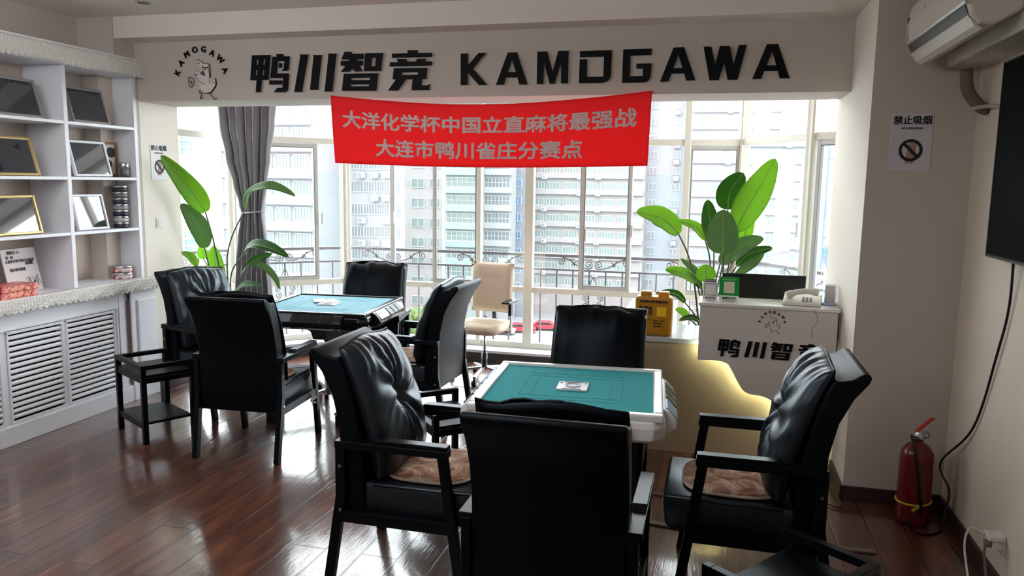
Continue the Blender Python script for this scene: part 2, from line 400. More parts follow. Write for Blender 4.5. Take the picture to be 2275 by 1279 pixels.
# ------------------------------------------------------------------ added fill lamps, out of view, to brighten the room; ceiling spotlight
def added_fill_lamp(x, y, label):
    t = empty('added_fill_lamp', (x, y, 2.62), 0, label, 'lamp')
    obj('fill_lamp_housing', bx(-0.62, 0.62, -0.02, 0.02, 0.045, 0.06), M_whiteplastic, t)
    obj('fill_diffuser', bx(-0.6, 0.6, -0.045, 0.045, -0.04, 0.045), M_fill, t, bevel=0.01)
    for sx in (-0.5, 0.5):
        w = B(); tube(w, [(sx, 0, 0.06), (sx, 0, ZC - 2.62)], 0.003, 6); obj('fill_lamp_wire', w, M_metal, t)
added_fill_lamp(-3.45, 2.8, 'added unseen fill lamp above the frame, nearer the bookcase wall')
added_fill_lamp(-1.5, 1.9, 'added unseen fill lamp above the frame, over the middle of the room')
added_fill_lamp(-2.4, -0.8, 'added unseen fill lamp behind the viewer')
sp = B(); lathe(sp, [(0.055, -0.006), (0.06, -0.003), (0.06, 0.0)], (0, 0, 0)); lathe(sp, [(0.04, -0.008), (0.04, -0.006)], (0, 0, 0), mi=1)
o = obj('ceiling_spotlight', sp, [M_metal, M_blackplastic], label='small dark round spotlight set in the ceiling at the top left', cat='lamp'); o.location = (-3.93, 4.8, ZC)

# ------------------------------------------------------------------ balcony railing outside the bay
def railing():
    P = [Vector((x, y, 0)) for x, y in [(-5.35, 6.3), (-5.1, 7.15), (-4.05, 8.1), (0.5, 8.1), (1.2, 7.0), (1.75, 6.45)]]
    t = empty('balcony_railing', (0, 0, 0), 0, 'wrought metal balcony railing with scrolls outside the bay window', 'railing')
    for nm, z, h in (('top_rail', 1.035, 0.03), ('middle_rail', 0.885, 0.02), ('bottom_rail', 0.06, 0.025)):
        b = B()
        for a, c in zip(P, P[1:]): bar(b, a + Vector((0, 0, z)), c + Vector((0, 0, z)), 0.03, h)
        obj(nm, b, M_rail, t)
    def spiral(bm, M, c, r, s, a0=0.0, turns=1.6):
        pts = [M @ Vector((c[0] + s * r * (1 - k / 26 * 0.85) * math.cos(a0 + k / 26 * turns * 2 * PI), 0, c[1] + r * (1 - k / 26 * 0.85) * math.sin(a0 + k / 26 * turns * 2 * PI))) for k in range(27)]
        tube(bm, pts, 0.006, 4)
    # one garland and one lyre mesh, laid along +X, then copied
    g = B(); I = Matrix.Identity(4)
    for s in (-1, 1):
        spiral(g, I, (s * 0.055, 0.055), 0.045, -s, -PI / 2)
        spiral(g, I, (s * 0.35, 0.085), 0.045, s, PI / 2)
        tube(g, spline([(s * 0.055, 0, 0.01), (s * 0.16, 0, 0.035), (s * 0.26, 0, 0.10), (s * 0.35, 0, 0.13)], 5), 0.006, 4)
        tube(g, [(s * 0.19, 0, 0.085), (s * 0.235, 0, 0.045)], 0.006, 4); tube(g, [(s * 0.2, 0, 0.04), (s * 0.25, 0, 0.105)], 0.008, 4)
    ly = B()
    for s in (-1, 1):
        for zc, dz in ((0.60, 1), (0.52, -1), (0.30, -1)): spiral(ly, I, (s * 0.075, zc), 0.038, s, -dz * PI / 2)
        tube(ly, spline([(0, 0, 0.82), (s * 0.035, 0, 0.74), (s * 0.03, 0, 0.68), (s * 0.075, 0, 0.64)], 4), 0.006, 4)
        tube(ly, spline([(s * 0.075, 0, 0.48), (s * 0.03, 0, 0.42), (s * 0.06, 0, 0.36), (s * 0.02, 0, 0.30), (s * 0.075, 0, 0.262)], 4), 0.006, 4)
    bl = bx(-0.008, 0.008, -0.008, 0.008, 0.06, 0.885)
    proto = {}
    def add(nm, bmesh_, p, ang):
        if nm not in proto: o = proto[nm] = obj(nm, bmesh_, M_rail, t)
        else: o = proto[nm].copy(); col.objects.link(o); o.parent = t
        o.location = p; o.rotation_euler = (0, 0, ang)
    for a, c in zip(P, P[1:]):
        L = (c - a).length; d = (c - a).normalized(); ang = math.atan2(d.y, d.x)
        n = max(1, round(L / 0.178)); st = L / n
        for k in range(n + 1):
            q = a + d * st * k
            add('baluster', bl, q, ang)
        m = max(1, round(L / 1.1))
        for k in range(m):
            q = a + d * (L * (k + 0.5) / m)
            add('garland', g, q + Vector((0, 0, 0.893)), ang); add('scroll_ornament', ly, q, ang)
railing()

# ------------------------------------------------------------------ buildings across the street
M_bwin = mat('facade_window_glass', rgb(84, 90, 94), 0.4, noise=(0.35, rgb(118, 122, 126), 0.5))
M_bwing = mat('facade_window_glass_green', rgb(84, 98, 96), 0.4, noise=(0.35, rgb(118, 128, 126), 0.5))
M_bwinb = mat('facade_window_glass_blue', rgb(66, 92, 124), 0.4, noise=(0.3, rgb(84, 108, 134), 0.5))
M_bwhite = mat('facade_window_frame', rgb(150, 148, 148), 0.6)
def window_bm(w, h, n, rows=1):
    b = B(); t = 0.09
    box(b, -w / 2, w / 2, -0.05, 0.0, 0, h, 0)
    for k in range(n + 1):
        x = -w / 2 + w * k / n; box(b, x - t / 2, x + t / 2, -0.12, 0.0, 0, h, 1)
    for k in range(rows + 1):
        z = h * k / rows; box(b, -w / 2, w / 2, -0.11, 0.0, z - t / 2, z + t / 2, 1)
    return b
def dim(c): return tuple(q * 0.28 for q in c[:3]) + (1,)
def building(label, pxl, pxr, Y, color, zoff, storey, wins, group=None, depth=14, winmat=None, zr=(-24, 30), band=None, slant=0.0, top=34, name='apartment_building', acs=None, vis=(-14, 19)):
    """wins: list of (fraction across, width, height, lights, rows)"""
    if top == 34: top = 1.8 + 0.2 * Y
    color = dim(color); x0, x1 = onY(pxl, 440, Y).x, onY(pxr, 440, Y).x
    if depth < 0: depth = Y * (x1 / Y) / (onY(-depth, 440, 1.0).x) - Y
    t = empty(name, (x0, Y, -21), slant, label, 'building', group)
    w = x1 - x0; m = mat('facade_' + label[:24], color, 0.8, noise=(0.15, tuple(c * 0.93 for c in color[:3]) + (1,), 0.5))
    obj('wall', bx(0, w, 0, depth, 0, top + 21), m, t)
    protos = {}
    vis = (vis[0], min(vis[1], top - 2.6))
    k0, k1 = int(math.floor((vis[0] - zoff) / storey)), int(math.ceil((vis[1] - zoff) / storey))
    for k in range(k0, k1):
        z = zoff + k * storey + 21
        for i, (fx, ww, hh, n, r) in enumerate(wins):
            if i not in protos: o = protos[i] = obj('window', window_bm(ww, hh, n, r), [winmat or M_bwin, M_bwhite], t)
            else: o = protos[i].copy(); col.objects.link(o); o.parent = t
            o.location = (fx * w, -0.01, z)
        if band:
            bw, bh, bd = band
            if 'band' not in protos: o = protos['band'] = obj('balcony', bx(-bw * w / 2, bw * w / 2, -bd, 0.0, 0, bh), mat('balcony_' + label[:20], tuple(min(1, c * 1.08) for c in color[:3]) + (1,), 0.7), t, bevel=0.05)
            else: o = protos['band'].copy(); col.objects.link(o); o.parent = t
            o.location = (w / 2, -0.02, z - bh - 0.05)
        if acs:
            for j, fx in enumerate(acs):
                if (k * 7 + j * 3) % 4 == 0: continue
                if 'ac' not in protos:
                    b = bx(-0.45, 0.45, -0.75, -0.3, 0, 0.7, 0); lathe(b, [(0.26, 0), (0.26, 0.03)], (0, 0, 0), 14, 1)
                    for v in b.verts[8:]: v.co = Vector((v.co.x - 0.1, -0.76 - v.co.z, v.co.y + 0.35))
                    o = protos['ac'] = obj('air_conditioner', b, [M_bwhite, M_bwin], t)
                else: o = protos['ac'].copy(); col.objects.link(o); o.parent = t
                o.location = (fx * w, -0.01, z - 1.05)
    return t
GB = 'buildings across the street'
building('pale yellow tower block with small blue windows at the far left', 300, 470, 38, rgb(238, 236, 208), 3.05, 2.75, [(0.72, 0.85, 1.25, 1, 3)], winmat=M_bwinb, vis=(-8, 8), depth=-484)
building('grey and white banded apartment block behind the gathered curtain', 486, 698, 80, rgb(214, 216, 222), 0.1, 2.98, [(0.12, 1.7, 1.5, 4, 1), (0.3, 1.5, 1.5, 3, 1), (0.5, 1.9, 1.5, 4, 1), (0.69, 1.7, 1.5, 4, 1), (0.88, 1.9, 1.5, 5, 1)], winmat=M_bwing, band=(0.98, 1.15, 0.7), acs=(0.4, 0.6), depth=-777)
building('white apartment block with white air conditioners on every floor', 778, 897, 88, rgb(236, 233, 236), 0.4, 2.75, [(0.14, 1.6, 1.3, 4, 1), (0.36, 1.4, 1.3, 4, 1), (0.58, 1.6, 1.3, 5, 1), (0.82, 1.7, 1.3, 5, 1)], acs=(0.25, 0.5, 0.7), depth=-899)
building('pale pink block with wide plain windows beside the white one', 899, 982, 106, rgb(236, 226, 224), 0.9, 2.85, [(0.36, 1.9, 1.25, 2, 1), (0.82, 1.5, 1.25, 2, 1)], winmat=M_bwing, depth=-988)
building('pale green glazed block with full width window bands', 989, 1067, 120, rgb(205, 220, 218), 1.0, 2.9, [(0.5, 5.4, 1.5, 6, 2)], winmat=M_bwing, band=(1.0, 1.0, 0.5), depth=2.1)
building('white block with gridded balconies next to the green glazed one', 1072, 1137, 123, rgb(232, 234, 236), 1.0, 2.9, [(0.5, 4.3, 1.5, 7, 2)], band=(1.0, 0.9, 0.6), depth=2.9)
building('narrow blue grey stair tower between two white blocks', 1138, 1178, 127, rgb(190, 197, 212), 1.1, 2.9, [(0.32, 1.2, 1.3, 2, 1)], winmat=M_bwinb, depth=3.9)
building('long beige slab block with strip windows in the middle', 1179, 1432, 132, rgb(222, 214, 212), 0.8, 2.75, [(0.07, 2.0, 1.15, 4, 1), (0.2, 2.2, 1.15, 4, 1), (0.36, 2.4, 1.15, 5, 1), (0.52, 2.2, 1.15, 4, 1), (0.68, 2.4, 1.15, 5, 1), (0.84, 2.2, 1.15, 4, 1)], winmat=M_bwing, band=(0.98, 0.85, 0.5), acs=(0.13, 0.44, 0.6), depth=2.9)
building('lilac white recessed block with paired square windows', 1433, 1526, 136, rgb(216, 218, 230), 0.8, 2.75, [(0.17, 1.3, 1.15, 2, 1), (0.72, 1.3, 1.15, 2, 1)], winmat=M_bwin, acs=(0.72,), depth=9)
building('long white grey slab block with strip windows at the right', 1527, 1822, 134, rgb(222, 222, 226), 0.8, 2.75, [(0.05, 1.9, 1.15, 4, 1), (0.2, 2.4, 1.15, 5, 1), (0.36, 2.2, 1.15, 4, 1), (0.52, 2.4, 1.15, 5, 1), (0.68, 2.4, 1.15, 5, 1), (0.86, 2.6, 1.15, 6, 1)], winmat=M_bwing, band=(0.98, 0.85, 0.5), acs=(0.3, 0.45, 0.75))
building('distant blue grey office tower against the sky at the far right', 1832, 1862, 230, rgb(180, 192, 214), 0.0, 3.4, [(0.3, 2.0, 2.2, 2, 1), (0.75, 1.6, 2.2, 2, 1)], winmat=M_bwinb, name='office_tower', top=16, vis=(-14, 14))
# podium roofs and the street
def outside(name, bm, m, label, cat, **k): return obj(name, bm, m, label=label, cat=cat, **k)
S('ground', bx(-220, 220, 9.5, 300, -21.4, -21), mat('street_paving', rgb(124, 124, 126), 0.9, noise=(0.05, rgb(114, 116, 120), 0.4)))
rf = B()
for k in range(24): box(rf, -2.2 + k * 0.75, -1.9 + k * 0.75, -0.16, -0.04, -2.6, -0.4, 1)
box(rf, -3, 16.5, 0, 12, -4, 0, 0); box(rf, -3.2, 16.7, -0.2, 12, 0, 0.35, 0)
o = outside('shop_building', rf, [mat('podium_wall', rgb(150, 148, 146), 0.8), M_bwin], 'low pale shop building with a strip of windows along the street', 'building'); o.location = (-9, 116.5, -17)
CAR = {}
def car(x, y, rz, c, label):
    t = empty('parked_car', (x, y, -21), rz, label, 'car', 'cars parked in the street')
    key = 'body'
    b = B(); prism(b, [(-2.2, 0.35), (2.2, 0.35), (2.25, 0.85), (1.3, 0.95), (0.7, 1.42), (-1.2, 1.42), (-1.9, 0.98), (-2.25, 0.9)], -0.85, 0.85, 'Y')
    obj('body', b, mat('car_paint_' + c[0], c[1], 0.25), t, bevel=0.08)
    g = B(); prism(g, [(-1.75, 0.98), (1.15, 0.98), (0.65, 1.35), (-1.15, 1.35)], -0.87, 0.87, 'Y'); obj('glass', g, M_blackplastic, t)
    for sx in (-1.4, 1.4):
        for sy in (-0.8, 0.8):
            w = B(); tube(w, [(sx, sy - 0.1, 0.33), (sx, sy + 0.1, 0.33)], 0.33, 14); obj('wheel', w, M_blackplastic, t)
for i, (px, py, c, lb) in enumerate([(1158, 738, ('red', rgb(190, 40, 48)), 'red car parked in the street seen low between window posts'), (1112, 742, ('white', rgb(236, 236, 238)), 'white car parked in the street left of the red one'),
                                     (1212, 733, ('red', rgb(190, 40, 48)), 'second red car in the street, right of the thick window post'), (880, 800, ('grey', rgb(120, 124, 130)), 'grey car parked in the street below the pale pink block')]):
    p = onZ(px, py, -21); car(p.x, p.y, 0.15, c, lb)
M_tree = mat('street_tree_leaves', rgb(98, 118, 62), 0.8, noise=(1.5, rgb(66, 92, 42), 0.5))
M_bark = mat('bark', rgb(92, 74, 60), 0.9)
def street_tree(px, py, h, label):
    p = onZ(px, py, -21); t = empty('street_tree', (p.x, p.y, -21), 0, label, 'tree', 'street trees')
    b = B(); tube(b, [(0, 0, 0), (0.1, 0, h * 0.3), (0, 0.1, h * 0.55)], [0.22, 0.17, 0.1], 8); obj('trunk', b, M_bark, t)
    b = B()
    for k in range(9):
        c = Vector((random.uniform(-1, 1), random.uniform(-1, 1), h * random.uniform(0.45, 0.95))) * 1.0
        bmesh.ops.create_icosphere(b, subdivisions=2, radius=random.uniform(0.9, 1.6), matrix=Matrix.Translation(c))
    for v in b.verts: v.co += Vector((random.uniform(-1, 1), random.uniform(-1, 1), random.uniform(-1, 1))) * 0.18
    obj('crown', b, M_tree, t)
street_tree(925, 772, 5.5, 'leafy street tree low in the panes left of the office chair')
street_tree(1010, 775, 5.0, 'second leafy street tree, low beside the office chair arm')

# ------------------------------------------------------------------ bookcase on the left wall
def tilt_frame(name, y, z, w, h, lean, fm, label, group=None):
    """a framed glossy print leaning back against the bookcase; its face looks towards +X"""
    t = empty(name, (-4.56, y, z + 0.004), 0, label, 'picture frame', group)
    a = lean; X = lambda d, q: (-math.sin(a) * q + math.cos(a) * d, math.cos(a) * q + math.sin(a) * d)
    def slab(d0, d1, y0, y1, q0, q1):
        b = B(); vs = []
        for d in (d0, d1):
            for q in (q0, q1):
                for yy in (y0, y1): x_, z_ = X(d, q); vs.append(b.verts.new((x_, yy, z_)))
        for f in ((0, 1, 3, 2), (4, 6, 7, 5), (0, 4, 5, 1), (2, 3, 7, 6), (0, 2, 6, 4), (1, 5, 7, 3)): b.faces.new([vs[i] for i in f])
        return b
    fr = B(); T = 0.016
    for q in ((-w / 2, -w / 2 + T, 0, h), (w / 2 - T, w / 2, 0, h), (-w / 2 + T, w / 2 - T, 0, T), (-w / 2 + T, w / 2 - T, h - T, h)):
        s = slab(-0.012, 0.012, *q); me = bpy.data.meshes.new('x'); s.to_mesh(me); s.free(); fr.from_mesh(me); bpy.data.meshes.remove(me)
    obj('frame', fr, fm, t, bevel=0.003)
    obj('picture', slab(-0.008, 0.002, -w / 2 + T, w / 2 - T, T, h - T), mat('dark_glazed_print', rgb(40, 46, 54), 0.04, spec=1.0, coat=1.0), t)
    obj('stand', slab(-0.014, -0.012, -0.03, 0.03, 0.005, h * 0.8), M_blackplastic, t)
    return t
def bookcase():
    Y0, Y1, XB, XF = 3.22, 5.36, -4.84, -4.5
    t = empty('bookcase', (XF, 4.3, 0), 0, 'white built in bookcase with open shelves over a louvred radiator cabinet', 'bookcase')
    def L(b):   # world to local
        for v in b.verts: v.co -= Vector((XF, 4.3, 0))
        return b
    c = B()
    box(c, XB, XF + 0.02, Y0, 5.15, 0.0, 0.13); box(c, XB, XF, Y0, 3.3, 0.13, 0.9); box(c, XB, XF, 5.05, 5.15, 0.13, 0.9)
    box(c, XB, XF, 3.3, 5.05, 0.78, 0.9); box(c, XB, XF - 0.05, 3.3, 5.05, 0.13, 0.78, 1)
    box(c, XB + 0.35, XF + 0.03, 5.15, 5.44, 0.0, 0.9)
    for q in ((3.982, 4.028), (4.4905, 4.5195)): box(c, XF - 0.05, XF + 0.002, q[0], q[1], 0.13, 0.78)
    obj('cabinet_body', L(c), [M_white, M_blackplastic], t, bevel=0.004)
    c = B(); box(c, XF + 0.03, XF + 0.045, 5.21, 5.42, 0.15, 0.82); obj('end_panel', L(c), M_white, t, bevel=0.01)
    c = B(); prism(c, [(XF + 0.002, 5.125), (XF + 0.018, 5.135), (XF + 0.018, 5.165), (XF + 0.002, 5.175)], 0.15, 0.82, 'Z'); obj('corner_groove', L(c), mat('brown_groove', rgb(112, 92, 88), 0.5), t)
    c = bx(XB, XF + 0.06, Y0, 5.46, 0.9, 0.985); obj('counter_top', L(c), M_white, t, bevel=0.012)
    # louvres: three doors
    for a, b_ in ((3.3, 3.98), (4.03, 4.49), (4.52, 4.995)):
        d = B()
        for q in ((a, a + 0.012), (b_ - 0.012, b_)): box(d, XF - 0.012, XF + 0.012, q[0], q[1], 0.15, 0.76)
        box(d, XF - 0.012, XF + 0.012, a, b_, 0.135, 0.155); box(d, XF - 0.012, XF + 0.012, a, b_, 0.75, 0.77)
        do = obj('louvred_door', L(d), M_white, t, bevel=0.002)
        s = B(); n = 15
        for k in range(n):
            z = 0.185 + k * 0.0385
            prism(s, [(XF - 0.03, z - 0.002), (XF - 0.012, z - 0.014), (XF + 0.004, z - 0.012), (XF + 0.007, z), (XF - 0.002, z + 0.013), (XF - 0.016, z + 0.01)], a + 0.014, b_ - 0.014, 'Y')
        for v in s.verts: pass
        obj('slats', L(s), M_white, do, smooth=False, bevel=0.002)
    mo = B()
    for q in ((3.25, 5.02, 0.775, 0.79), (3.25, 5.02, 0.12, 0.135)): box(mo, XF, XF + 0.018, *q)
    box(mo, XF, XF + 0.018, 5.005, 5.02, 0.135, 0.775)
    obj('panel_moulding', L(mo), M_white, t, bevel=0.004)
    # upright boards and shelves
    for y in (3.245, 3.93, 4.645, 5.335):
        obj('upright_board', L(bx(XB, XF, y - 0.017, y + 0.017, 0.985, 2.60)), M_white, t, bevel=0.002)
    for a, b_ in ((3.262, 3.913), (3.947, 4.628), (4.662, 5.318)):
        for z in (1.395, 1.795, 2.19): obj('shelf', L(bx(XB, XF - 0.002, a, b_, z - 0.022, z)), M_white, t, bevel=0.002)
    obj('back_board', L(bx(XB - 0.008, XB, Y0, 5.35, 0.985, 2.6)), M_shelfback, t)
    obj('pipe_casing', L(bx(XB, XB + 0.15, 5.17, 5.317, 0.985, 2.58)), mat('casing_board', rgb(214, 200, 188), 0.6), t)
    cr = B(); prism(cr, [(XB, 2.58), (XF + 0.005, 2.58), (XF + 0.012, 2.62), (XF + 0.03, 2.66), (XF + 0.035, 2.69), (XF + 0.055, 2.70), (XF + 0.055, 2.715), (XB, 2.715)], Y0, 5.39, 'Y')
    obj('cornice', L(cr), M_white, t, bevel=0.003)
    return t
bookcase()
M_lace = mat('white_lace', rgb(232, 228, 222), 0.9)
nt = M_lace.node_tree; v = nt.nodes.new('ShaderNodeTexVoronoi'); v.inputs['Scale'].default_value = 75; tc = nt.nodes.new('ShaderNodeTexCoord'); nt.links.new(tc.outputs['Object'], v.inputs['Vector'])
bp = nt.nodes.new('ShaderNodeBump'); bp.inputs['Strength'].default_value = 0.9; bp.inputs['Distance'].default_value = 0.006; nt.links.new(v.outputs['Distance'], bp.inputs['Height']); nt.links.new(bp.outputs[0], nt.nodes['Principled BSDF'].inputs['Normal'])
def lace(name, x, y0, y1, ztop, zbot, label, top_depth=0.0, amp=0.012):
    """a hanging lace strip with a scalloped lower edge and raised flowers"""
    b = B(); ny = int((y1 - y0) / 0.006); nz = 7; rows = []
    for i in range(ny + 1):
        y = y0 + (y1 - y0) * i / ny; r = []
        edge = zbot + 0.016 * abs(math.sin(y * 62)) + 0.004 * math.sin(y * 9)
        if top_depth: r.append(b.verts.new((x - top_depth, y, ztop + 0.001)))
        for k in range(nz + 1):
            f = k / nz; z = ztop + (edge - ztop) * f
            d = amp * (0.5 + 0.5 * math.sin(y * 31 + k)) * (0.3 + f) * 0.6 + 0.004 * math.sin(y * 124 + k * 2.1) * (0.2 + f) + 0.003 * math.sin(y * 260) * (k % 2)
            r.append(b.verts.new((x + 0.006 + d, y, z)))
        rows.append(r)
    for a, c in zip(rows, rows[1:]):
        for k in range(len(a) - 1): b.faces.new((a[k], a[k + 1], c[k + 1], c[k]))
    o = obj(name, b, M_lace, smooth=True, label=label, cat='lace trim')
    md = o.modifiers.new('thickness', 'SOLIDIFY'); md.thickness = 0.003
    return o
lace('lace_runner', XL + 0.06, 3.22, 5.47, 0.987, 0.885, 'white lace runner hanging over the front edge of the radiator cabinet top', 0.05)
lace('lace_valance', XL + 0.055, 3.22, 5.40, 2.70, 2.565, 'white lace valance along the cornice at the top of the bookcase', 0.0, 0.008)
ta = B(); tube(ta, spline([(XL + 0.05, 5.40, 2.60), (XL + 0.06, 5.41, 2.5), (XL + 0.045, 5.405, 2.42)], 5), [0.012, 0.014, 0.012, 0.011, 0.01, 0.011, 0.014, 0.018, 0.02, 0.022, 0.004], 7)
obj('lace_tassel', ta, M_lace, label='small lace tassel hanging at the end of the bookcase cornice', cat='tassel')
G_ = mat('gold_frame', rgb(196, 168, 112), 0.3, metal=0.6); S_ = mat('silver_frame', rgb(150, 146, 142), 0.35, metal=0.3); W_ = mat('white_frame', rgb(232, 234, 238), 0.3)
tilt_frame('picture_frame', 4.28, 2.19, 0.46, 0.27, 0.28, S_, 'grey framed dark picture on the top shelf, left cell of the bookcase')
tilt_frame('picture_frame', 4.95, 2.19, 0.36, 0.27, 0.28, S_, 'grey framed dark picture on the top shelf, right cell of the bookcase')
tilt_frame('picture_frame', 4.22, 1.795, 0.46, 0.27, 0.28, G_, 'gold framed glossy picture on the second shelf, left cell')
tilt_frame('picture_frame', 4.94, 1.795, 0.36, 0.27, 0.24, W_, 'white framed glossy picture on the second shelf beside the leaf picture')
tilt_frame('picture_frame', 4.22, 1.395, 0.44, 0.27, 0.24, G_, 'gold framed glossy picture on the third shelf above the signed board')
tilt_frame('picture_frame', 4.91, 1.395, 0.30, 0.27, 0.22, W_, 'white framed glossy picture on the third shelf, right cell')
# wooden framed leaf picture standing against the casing
t = empty('leaf_picture', (-4.665, 5.205, 1.80), -0.12, 'wooden framed picture of two black leaves beside the stacked cases', 'picture frame')
b = B()
for q in ((-0.012, 0.012, -0.08, -0.065, 0, 0.27), (-0.012, 0.012, 0.065, 0.08, 0, 0.27), (-0.012, 0.012, -0.065, 0.065, 0, 0.018), (-0.012, 0.012, -0.065, 0.065, 0.252, 0.27)): box(b, *q)
obj('frame', b, mat('oak_frame', rgb(150, 104, 62), 0.5, noise=(30, rgb(126, 84, 50), 0.5)), t, bevel=0.003)
obj('picture', bx(-0.008, 0.0, -0.065, 0.065, 0.018, 0.252), mat('cream_paper', rgb(222, 208, 196), 0.8), t)
for yy, zz, r in ((0.03, 0.19, 0.042), (0.0, 0.1, 0.034)):
    b = B(); tube(b, [(0.001, yy, zz), (0.004, yy, zz)], r, 12); o = obj('leaf_print', b, M_text, t)
# stacked round cases
def case(x, y, z, r, h, m, label, grp):
    t = empty('round_case', (x, y, z), 0, label, 'case', grp)
    b = B(); lathe(b, [(r * 0.94, 0), (r, 0.003), (r, h * 0.62), (r * 0.95, h * 0.64)]); obj('body', b, m, t)
    b = B(); lathe(b, [(r * 0.99, h * 0.64), (r * 1.02, h * 0.68), (r * 1.02, h - 0.003), (r * 0.96, h - 0.001)]); obj('lid', b, M_metal, t)
case(-4.575, 5.275, 1.796, 0.036, 0.12, mat('grey_tin', rgb(120, 122, 126), 0.3, noise=(40, rgb(52, 54, 60), 0.3)), 'tall narrow grey tin on the second shelf beside the leaf picture', None)
nm = ['lowest', 'second lowest', 'third from the bottom', 'middle', 'third from the top', 'second from the top', 'topmost']
cc = [rgb(44, 42, 56), rgb(190, 186, 184), rgb(46, 44, 60), rgb(150, 148, 150), rgb(60, 56, 70), rgb(110, 108, 112), rgb(56, 58, 54)]
for k in range(7): case(-4.60, 5.24, 1.396 + k * 0.048, 0.058, 0.047, mat('case_%d' % k, cc[k], 0.25), 'round metal lidded case, %s of the third shelf stack' % nm[k], 'round cases stacked on the third shelf')
for k, (c_, l_) in enumerate(((rgb(150, 40, 48), 'red and white round tin, lower of the two on the cabinet top'), (rgb(168, 52, 60), 'red and white round tin, upper of the two on the cabinet top'))):
    case(-4.60, 5.225, 0.986 + k * 0.055, 0.075, 0.053, mat('tin_%d' % k, c_, 0.35, noise=(25, rgb(220, 210, 204), 0.2)), l_, 'red tins on the cabinet top')
# signed board
t = empty('signed_board', (-4.66, 4.375, 0.986), 0, 'white square board with handwritten lines and a signature, leaning in the bookcase', 'board')
t.rotation_euler = (0, -0.2, 0.12)
obj('panel', bx(-0.004, 0.004, -0.155, 0.155, 0, 0.31), mat('card_board', rgb(224, 214, 214), 0.8), t)
def zhtext(parent, body, size, m, loc, rot=(0, 0, PI / 2), bold=0.0, depth=0.002, name='lettering', **k):
    o = obj(name, text_mesh(body, size, bold, depth, **k), m, parent); o.location = loc; o.rotation_euler = rot; return o
for bdy, sz, yy, zz in (('你好吉 口', 0.026, -0.05, 0.283), ('第一回', 0.022, -0.09, 0.25), ('大連化学杯中国立直麻雀', 0.024, -0.005, 0.222), ('最強戦', 0.024, 0.075, 0.2), ('鴨川雀荘開業', 0.024, -0.04, 0.162)):
    zhtext(t, bdy, sz, M_text, (0.006, yy, zz), bold=0.01)
b = B(); rr = random.Random(3)
for k in range(7):
    cy, cz = 0.03 + k * 0.014, 0.06 + rr.uniform(-0.015, 0.02)
    tube(b, spline([(0.006, cy + rr.uniform(-0.03, 0.03), cz + rr.uniform(-0.035, 0.045)) for _ in range(5)], 5), 0.0011, 4)
obj('signature', b, M_text, t)
# red gift boxes
M_redbox = mat('red_gift_paper', rgb(176, 32, 40), 0.4, noise=(22, rgb(232, 150, 130), 0.12))
M_gold = mat('gold_print', rgb(226, 190, 130), 0.35, metal=0.5)
for k, (y, z, w, l_) in enumerate(((4.14, 0.987, 0.30, 'red patterned gift box at the left frame edge, lower of the two'), (4.15, 1.03, 0.30, 'red patterned gift box with gold flowers, upper of the two'))):
    t = empty('gift_box', (-4.57, y, z), 0.05, l_, 'box', 'red gift boxes on the cabinet top')
    obj('box_body', bx(-0.09, 0.09, -w / 2, w / 2, 0, 0.041), M_redbox, t, bevel=0.003)
    b = B(); r2 = random.Random(k)
    for _ in range(9):
        yy = r2.uniform(-w / 2 + 0.02, w / 2 - 0.02); zz = r2.uniform(0.008, 0.034); rad = r2.uniform(0.003, 0.007)
        tube(b, [(0.089, yy, zz), (0.0915, yy, zz)], rad, 8)
    obj('gold_flowers', b, M_gold, t)

# ------------------------------------------------------------------ header sign
GL = {}
def glyph(sc_, ox, oy, loops): return [[(ox + u / sc_, oy + v / sc_) for u, v in lp] for lp in loops]
A, Cc, Dd, Ee, Ff = (10.833, 550, 100), (10.341, 750, 100), (9.891, 1010, 90), (8.426, 1230, 90), (7.109, 1450, 85)
sq = lambda x0, x1, y0, y1: [(x0, y0), (x1, y0), (x1 - 12, y1), (x0 - 12, y1)]
GL['duck_character'] = glyph(*A, [[(105, 245), (555, 235), (505, 835), (345, 840), (320, 1135), (195, 1135), (215, 850), (60, 845)], sq(225, 262, 350, 475), sq(388, 425, 350, 475), sq(205, 240, 600, 730), sq(370, 405, 600, 725),
    [(600, 280), (700, 275), (685, 215), (860, 215), (860, 270), (1020, 270), (990, 590), (930, 625), (810, 625), (870, 560), (885, 385), (730, 385), (705, 680), (1000, 680), (975, 1075), (950, 1110), (900, 1135), (625, 1135), (710, 1030), (835, 1025), (855, 795), (545, 790)],
    [(750, 435), (835, 435), (825, 545), (750, 545)], [(520, 850), (835, 850), (820, 950), (515, 950)]])
GL['river_character'] = glyph(*A, [[(1245, 225), (1465, 225), (1310, 1130), (1120, 1130), (1265, 275)], [(1565, 238), (1788, 238), (1695, 1078), (1500, 1078), (1585, 280)], [(1925, 205), (2142, 205), (2040, 1120), (1850, 1120), (1945, 250)]])
GL['wisdom_character'] = glyph(*Cc, [[(160, 155), (330, 155), (315, 200), (600, 195), (595, 320), (440, 325), (435, 350), (590, 355), (580, 465), (500, 470), (560, 600), (405, 610), (330, 540), (270, 610), (70, 615), (180, 485), (65, 470), (70, 365), (255, 355), (258, 335), (80, 330)],
    [(635, 185), (1045, 178), (1000, 595), (600, 600)], [(790, 295), (878, 295), (860, 485), (770, 488)], [(140, 655), (940, 645), (890, 1048), (95, 1050)], [(315, 755), (745, 745), (735, 800), (315, 805)], [(295, 905), (722, 898), (715, 945), (295, 950)]])
